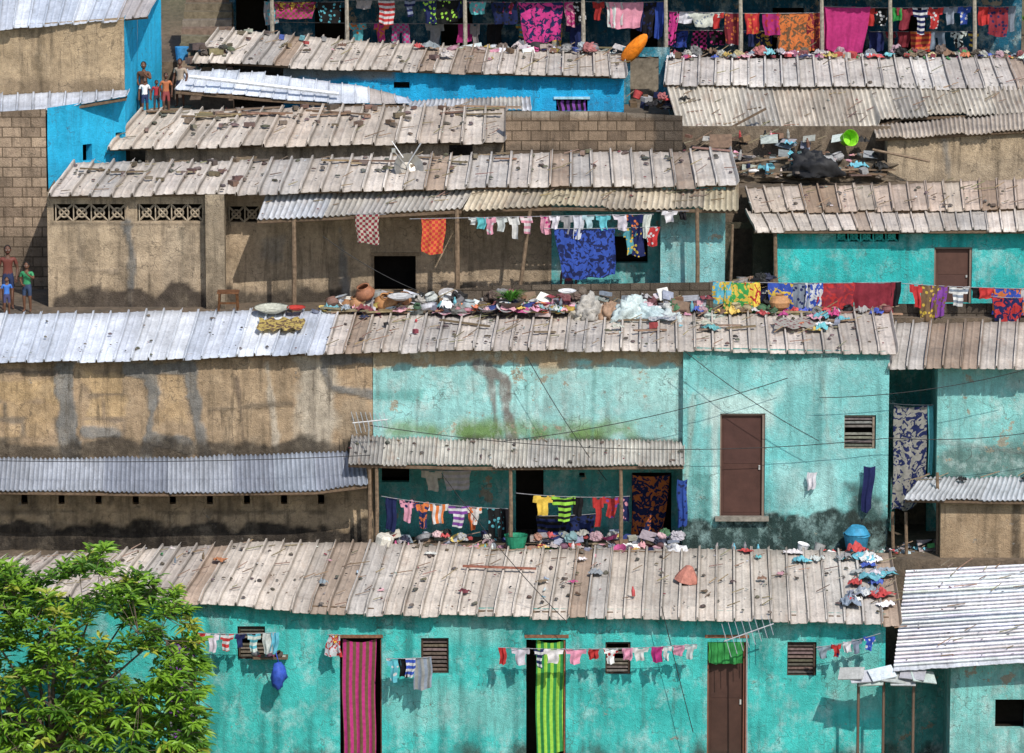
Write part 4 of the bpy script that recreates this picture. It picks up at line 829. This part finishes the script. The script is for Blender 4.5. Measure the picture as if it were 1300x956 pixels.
RT2=roof('lower_roof',hT,[(-60,122),(162,116)],12.95,[(-60,146),(60,139),(160,121)],(10.7,11.9),.36,'rib',WHITE,M_WHITE,sr=1,seed=104,hh=.04,drop=.02)
hT2=emp('block_house')
wall('block_wall',hT2,-60,11.0,62,11.0,[(-60,146),(62,138)],415,[],(.36,.275,.20),M_BLOCK,seed=105,depth=.2,zbot=zC-.1,relief=.02,paint=[('box',-60,300,62,360,(.15,.12,.09),.7,30,20)])
wall('blue_wall',hT2,62,11.0,161,12.6,[(62,137),(161,122)],262,[(106,183,118,205),(148,168,156,184)],(.03,.46,.76),M_BLUE,seed=106,ends=False,topgrime=.1,streak=.25,paint=[('box',62,205,165,262,(.03,.3,.5),.5,20,14)])
room(hT2,106,183,118,207,11.75)
hs=MB()
for i in range(12):
    t=i/11; Y=16.3+t*4.2; v=108-t*114; a=S(222+t*14,v,Y); b=S(296-t*2,v,Y)
    box(hs,((a[0]+b[0])/2,Y+.3,a[2]-.45),(b[0]-a[0],.75,.9),jc((.17,.135,.10),.25),Euler((0,random.uniform(-.02,.02),0)))
hs.make('stone_steps',M_STONE)
mb=MB()
for i in range(60): item(mb,random.choice(['stone','stone','brick']),S(random.uniform(240,295),random.uniform(60,120),16.0+random.uniform(0,.4)),1.4)
mb.make('rubble',M_STONE)
mb=MB(); lathe(mb,S(231,76,16.5),[(.13,0),(.16,.3),(.0,.31)],(.05,.25,.5),14); mb.make('blue_bucket',M_GEN)
mb=MB(); a=S(165,146,14.7); b=S(245,146,14.7); zl=a[2]; box(mb,((a[0]+b[0])/2,15.3,zl-.5),(b[0]-a[0],1.5,1.0),(.2,.16,.12)); box(mb,(S(229,146,15.2)[0],15.2,zl+.06),(.5,.5,.12),(.2,.16,.12)); mb.make('stair_landing',M_STONE)
# wires
mb=MB()
def wirep(pts,Y,r=.008):
    for (a,b) in zip(pts[:-1],pts[1:]): tube(mb,S(a[0],a[1],Y),S(b[0],b[1],Y),r,r,(.03,.03,.03),4)
for (p,q,sg,Y) in [((0,585),(470,578),4,3.2),((470,540),(1130,556),22,3.7),((1130,556),(1360,540),8,3.7),((868,445),(1040,560),6,3.6),((670,455),(770,610),6,3.6),((1000,480),(640,560),10,3.65),((410,300),(560,380),8,7.4),((1040,505),(1300,470),8,3.7),((560,600),(720,790),8,-.4),((840,770),(880,930),2,-.5)]:
    pts=[(p[0]+(q[0]-p[0])*i/12,p[1]+(q[1]-p[1])*i/12+sg*4*(i/12)*(1-i/12)) for i in range(13)]; wirep(pts,Y)
mb.make('overhead_wires',M_GEN)
# ================================================================ people
def person(u,v,Y,H,yaw,skin,shirt,pants,pose='stand',lean=0,name='person',sleeve=.55,z=None):
    p=S(u,v,Y); base=Vector((p[0],Y,p[2] if z is None else z))
    if pose=='stand': J=dict(pe=(0,0,.52),sp=(0,.0,.61),ch=(0,-.005,.74),ne=(0,0,.835),hd=(0,-.005,.87),
        hl=(.052,0,.49),kl=(.06,-.015,.28),al=(.062,.01,.045),tl=(.075,-.075,.02),hr=(-.052,0,.49),kr=(-.065,-.03,.28),ar=(-.07,-.01,.045),tr=(-.09,-.09,.02),
        sl=(.105,0,.795),el=(.15,.02,.64),wl=(.13,-.06,.50),ml=(.125,-.08,.46),sr=(-.105,0,.795),er=(-.145,.03,.64),wr=(-.16,-.02,.49),mr=(-.16,-.035,.45))
    else: J=dict(pe=(0,0,.52),sp=(0,.0,.61),ch=(0,-.005,.74),ne=(0,0,.835),hd=(0,-.005,.87),
        hl=(.052,0,.49),kl=(.06,-.015,.28),al=(.062,.01,.045),tl=(.075,-.075,.02),hr=(-.052,0,.49),kr=(-.06,-.02,.28),ar=(-.06,0,.045),tr=(-.07,-.085,.02),
        sl=(.105,0,.795),el=(.15,-.05,.68),wl=(.07,-.12,.76),ml=(.04,-.125,.79),sr=(-.105,0,.795),er=(-.14,.02,.64),wr=(-.08,-.08,.56),mr=(-.04,-.09,.55))
    rad=dict(pe=.068,sp=.062,ch=.075,ne=.032,hd=.034,sl=.038,sr=.038,el=.026,er=.026,wl=.018,wr=.018,ml=.02,mr=.02,hl=.052,hr=.052,kl=.035,kr=.035,al=.022,ar=.022,tl=.018,tr=.018)
    keys=list(J); idx={k:i for i,k in enumerate(keys)}
    E=[('pe','sp'),('sp','ch'),('ch','ne'),('ne','hd'),('ch','sl'),('sl','el'),('el','wl'),('wl','ml'),('ch','sr'),('sr','er'),('er','wr'),('wr','mr'),('pe','hl'),('hl','kl'),('kl','al'),('al','tl'),('pe','hr'),('hr','kr'),('kr','ar'),('ar','tr')]
    me=bpy.data.meshes.new('tmp'); me.from_pydata([tuple(Vector(J[k])*H) for k in keys],[(idx[a],idx[b]) for a,b in E],[])
    ob=bpy.data.objects.new('tmp',me); bpy.context.scene.collection.objects.link(ob)
    ob.modifiers.new('skin','SKIN'); sv=me.skin_vertices[0].data
    for k in keys: sv[idx[k]].radius=(rad[k]*H*(1.15 if k in('pe','sp','ch') else 1),rad[k]*H*(.8 if k in('pe','sp','ch') else 1))
    sv[idx['pe']].use_root=True
    sub=ob.modifiers.new('sub','SUBSURF'); sub.levels=2; sub.render_levels=2
    dg=bpy.context.evaluated_depsgraph_get(); dg.update(); ev=ob.evaluated_get(dg); m2=bpy.data.meshes.new_from_object(ev)
    mb=MB(); rot=Matrix.Rotation(yaw,3,'Z'); cols=[]; vs=[]
    for vtx in m2.vertices:
        c=Vector(vtx.co); best=None
        for a,b in E:
            A=Vector(J[a])*H;B=Vector(J[b])*H; t=max(0,min(1,(c-A).dot(B-A)/(B-A).length_squared)); d=(c-A-(B-A)*t).length/(rad[a]*H)
            if best is None or d<best[0]: best=(d,a,b,t)
        _,a,b,t=best; col=skin
        if shirt and (a in('sp',) or (a=='ch' and not (b=='ne' and t>.6)) or (a=='pe' and b=='sp' and t>.35) or (a in('sl','sr') and t<sleeve)): col=shirt
        if (a=='pe' and (b!='sp' or t<=.45)) or (a in('hl','hr') and t<.75): col=pants
        cols.append(col); vs.append(c)
    allv=[tuple(base+rot@q) for q in vs]; mb.add(allv,[tuple(pp.vertices) for pp in m2.polygons],cols)
    bpy.data.objects.remove(ob)
    hc=Vector(J['hd'])*H+Vector((0,-.006*H,.062*H)); hr=.066*H
    def sph(c,s,col,nu=14,nv=10,amp=0):
        th=[2*math.pi*i/nu for i in range(nu)]; ph=[math.pi*j/(nv-1) for j in range(nv)]
        V=[tuple(base+rot@(c+Vector((math.sin(p_)*math.cos(t_)*s[0],math.sin(p_)*math.sin(t_)*s[1],math.cos(p_)*s[2])))) for p_ in ph for t_ in th]
        mb.add(V,[(i*nu+j,i*nu+(j+1)%nu,(i+1)*nu+(j+1)%nu,(i+1)*nu+j) for i in range(nv-1) for j in range(nu)],col)
    sph(hc,(hr*.78,hr*.92,hr*1.08),skin,18,14)
    sph(hc+Vector((0,hr*.14,hr*.18)),(hr*.84,hr*.92,hr*.98),(.012,.01,.009),18,12)
    sph(hc+Vector((0,-hr*.93,-hr*.12)),(hr*.14,hr*.18,hr*.2),skin,8,6)
    sph(hc+Vector((0,-hr*.82,-hr*.5)),(hr*.26,hr*.1,hr*.09),(.16,.05,.04),8,6)
    for sx in (-1,1):
        sph(hc+Vector((sx*hr*.3,-hr*.80,0.05*hr)),(hr*.13,hr*.1,hr*.09),(.7,.7,.68),8,6); sph(hc+Vector((sx*hr*.3,-hr*.89,.05*hr)),(hr*.06,hr*.04,hr*.06),(.01,.01,.01),6,5)
        sph(hc+Vector((sx*hr*.8,0,-.05*hr)),(hr*.1,hr*.18,hr*.25),skin,8,6)
    for w,m in (('wl','ml'),('wr','mr')):
        W=Vector(J[w])*H;Mm=Vector(J[m])*H; d=(Mm-W).normalized(); side=d.cross(Vector((0,1,0))).normalized(); nrm=d.cross(side)
        for k in range(5):
            if k<4:
                o=Mm+side*(k-1.5)*.010*H; L=(.036,.042,.039,.03)[k]*H; mid=o+d*L*.55; tip=mid+(d*.75+nrm*.5)*L*.5
            else:
                o=W.lerp(Mm,.5)+side*-.016*H; L=.03*H; mid=o+(d*.7-side*.7)*L*.6; tip=mid+(d-side*.2)*L*.4
            for a,b,r0,r1 in ((o,mid,.0062,.0055),(mid,tip,.0055,.004)):
                tube(mb,base+rot@a,base+rot@b,r0*H,r1*H,skin,6)
    return mb.make(name,M_SKIN,smooth=True)
SK1=(.13,.06,.035);SK2=(.10,.047,.03)
person(184,145,14.6,.86,.3,SK1,(.8,.8,.8),(.02,.03,.09),'stand',name='child',z=zl)
person(183,138,14.95,1.18,-.2,SK1,None,(.05,.05,.10),'hands_up',name='child',z=zl)
person(211,140,14.75,.95,.2,SK2,(.42,.14,.06),(.25,.05,.05),'stand',name='child',z=zl)
person(199,140,14.8,.78,.2,SK2,(.35,.03,.04),(.04,.04,.06),'stand',name='child',z=zl)
person(229,120,15.2,1.1,-.3,SK2,(.35,.28,.22),(.03,.03,.05),'stand',name='child',z=zl+.12)
person(11,402,8.3,1.38,.1,SK2,(.14,.04,.03),(.02,.03,.08),'stand',name='child',z=zC)
person(35,402,7.9,1.08,-.2,SK1,(.04,.24,.10),(.03,.05,.10),'hands_up',name='child',z=zC)
person(9,402,7.5,.82,.3,SK1,(.05,.16,.5),(.05,.05,.12),'stand',name='child',z=zC)
person(722,370,8.3,1.1,.2,SK2,(.25,.05,.06),(.05,.05,.06),'stand',name='child',z=zC)
# ================================================================ tree
def leaf(mb,o,d,L,w,col,n):
    d=d.normalized(); s=d.cross(n).normalized()*w; dr=Vector((0,0,-1))*L*.18; up=n*w*.35
    m1=o+d*L*.35; m2=o+d*L*.75+dr*.5; tip=o+d*L+dr
    mb.add([o,m1+s+up,m2+s*.7+up,tip,m2-s*.7+up,m1-s+up,m1,m2],[(0,6,1),(6,7,2,1),(7,3,2),(0,5,6),(6,5,4,7),(7,4,3)],col)
def tree():
    e=emp('mango_tree'); mb=MB(); tw=MB(); bark=(.12,.095,.07)
    top=[(-200,760),(-120,730),(-40,712),(0,706),(20,712),(45,728),(70,712),(95,706),(112,688),(130,684),(150,700),(162,716),(180,722),(200,722),(222,735),(236,752),(248,790),(262,812),(290,835),(306,852),(320,880),(318,920),(290,950),(260,980)]
    Yt=-2.9; bu=S(60,980,Yt); b0=Vector((bu[0],Yt,zG-.2)); f1=b0+Vector((.1,0,1.4)); tube(tw,b0,b0+Vector((.05,0,.7)),.17,.14,bark,10); tube(tw,b0+Vector((.05,0,.7)),f1,.14,.11,bark,10)
    limbs=[]
    for (u,v,y) in [(-110,800,-2.4),(-20,790,-3),(30,785,-1.9),(70,790,-2.8),(120,765,-2.2),(160,785,-2.2),(200,810,-2.8),(240,860,-2.4),(150,850,-3.2),(-60,860,-3.1),(60,840,-3.4),(270,900,-2.8)]:
        t=Vector(S(u,v,y)); m=f1.lerp(t,.5)+Vector((0,0,.18)); tube(tw,f1,m,.06,.035,bark,7); tube(tw,m,t,.03,.012,bark,6); limbs+= [m,t,m.lerp(t,.5)]
    ctr=Vector(S(80,880,Yt))
    for i in range(2150):
        u=random.uniform(-190,316); tv=float(pl(top,u)); q=random.random()**1.1; v=tv+5+q*(985-tv)*.98
        if u>265 and v>tv+90: continue
        th=.42 if v<800 else (.36 if v<880 else .30)
        if u>215: th-=.10
        if fbm(u*.024,v*.032,5,3)<th: continue
        y=Yt+random.uniform(-1.1,1.3)*math.sqrt(max(.05,min(1,(v-tv)/90)))
        c=Vector(S(u,v,y)); nb=min(limbs,key=lambda p:(p-c).length)
        if (nb-c).length<1.3: tube(tw,nb,c,.009,.004,bark,4)
        if len(limbs)<260: limbs.append(nb.lerp(c,.7))
        out=(c-ctr); out=Vector((out.x,out.y-.3,out.z*.6+.3)).normalized(); tint=random.random()
        light=Vector((.20,.37,.03)) if tint>.42 else Vector((.08,.19,.02))
        if tint<.08: light=Vector((.38,.42,.06))
        for k in range(random.randint(10,15)):
            a=random.random()*6.28; r=Vector((math.cos(a),math.sin(a),random.uniform(-.5,.35)))
            d=(out*.6+r).normalized(); o=c+d*random.uniform(0,.06)-out*random.uniform(0,.16)
            f=random.uniform(.7,1.3); leaf(mb,o,d,random.uniform(.16,.31),random.uniform(.024,.038),tuple(light*f),Vector((random.uniform(-.5,.5),random.uniform(-.8,.0),1)).normalized())
    tw.make('trunk_and_limbs',M_WOOD,e); mb.make('foliage',M_LEAF,e)
tree()
mb=MB()
for i in range(260):
    x=random.uniform(9.0,24); y=random.uniform(21.5,27); z=zF+max(0,(y-22)*.42)+random.uniform(0,.8)
    for k in range(12):
        a=random.random()*6.28; leaf(mb,Vector((x,y,z)),Vector((math.cos(a),math.sin(a),random.uniform(.1,.9))),random.uniform(.15,.35),.035,jc((.12,.26,.03),.35),Vector((0,-.3,1)))
mb.make('hillside_scrub',M_LEAF)
# ================================================================ terrain
prof=[(-600,-75),(-200,-40),(-100,-22),(-40,-8),(-15,-3.6),(-6,zG-.9),(-2,zG-.1),(-.02,zG-.05),(3.35,zG-.05),(3.42,zB),(7.05,zB),(7.12,zC),(11.2,zC),(11.27,zD),(14.6,zD),(14.67,zE),(18.5,zE),(18.56,zF),(22,zF),(30,zF+3.4),(60,zF+16),(150,zF+45),(600,zF+150)]
xs=[-600,-200,-80,-40]+list(np.linspace(-25,25,60))+[40,80,200,600]
m,nt,b=newmat('hillside_soil'); p=texcoord(nt); n1=noise(nt,p,.8,8,.7); n2=noise(nt,p,8,6,.7)
c=mixc(nt,'MIX',ramp(nt,n1,.4,.6,0,1),(.15,.11,.075),(.09,.07,.05)); c=mult(nt,c,ramp(nt,n2,.3,.7,.6,1.4))
c=mixc(nt,'MIX',attr(nt,'Col').outputs['Fac'],c,(.045,.09,.02)); nt.links.new(c,b.inputs['Base Color']); b.inputs['Roughness'].default_value=1; bump(nt,b,n2,.8,.05)
mb=MB(); vs=[];cc=[]
for x in xs:
    for (y,z) in prof:
        w=0 if (-9.6<y<22 and abs(x)<16) else (vnoise(x*.15,y*.2)-.5)*.4
        vs.append((x,y,z+float(w))); g=1. if y>22 or y<-60 or (abs(x)>20) else 0.; cc.append((g,g,g))
n=len(prof); mb.add(vs,[(i*n+j,(i+1)*n+j,(i+1)*n+j+1,i*n+j+1) for i in range(len(xs)-1) for j in range(n-1)],cc); mb.make('ground',m)
# ================================================================ light & camera
sc=bpy.context.scene
w=bpy.data.worlds.new('World'); sc.world=w; w.use_nodes=True; nt=w.node_tree; bg=nt.nodes['Background']
EL=math.radians(45); AZ=math.radians(24)
d=Vector((math.sin(AZ)*math.cos(EL),-math.cos(AZ)*math.cos(EL),math.sin(EL)))
sky=nt.nodes.new('ShaderNodeTexSky'); sky.sky_type='NISHITA'; sky.sun_disc=False; sky.sun_elevation=EL; sky.sun_rotation=math.atan2(d.x,d.y)
nt.links.new(sky.outputs[0],bg.inputs[0]); bg.inputs[1].default_value=.15
l=bpy.data.lights.new('sun','SUN'); l.energy=4.2; l.angle=math.radians(.6); l.color=(1,.95,.87); lo=bpy.data.objects.new('sun',l); sc.collection.objects.link(lo); lo.rotation_euler=d.to_track_quat('Z','Y').to_euler()
cam=bpy.data.cameras.new('camera'); co=bpy.data.objects.new('camera',cam); sc.collection.objects.link(co); sc.camera=co
cam.sensor_width=36; cam.lens=36*FL/1300; cam.clip_start=1; cam.clip_end=2000
co.location=(0,CY,CZ); co.rotation_euler=(math.pi/2-PITCH,0,0)
sc.view_settings.view_transform='Standard'; sc.view_settings.look='None'; sc.view_settings.exposure=0
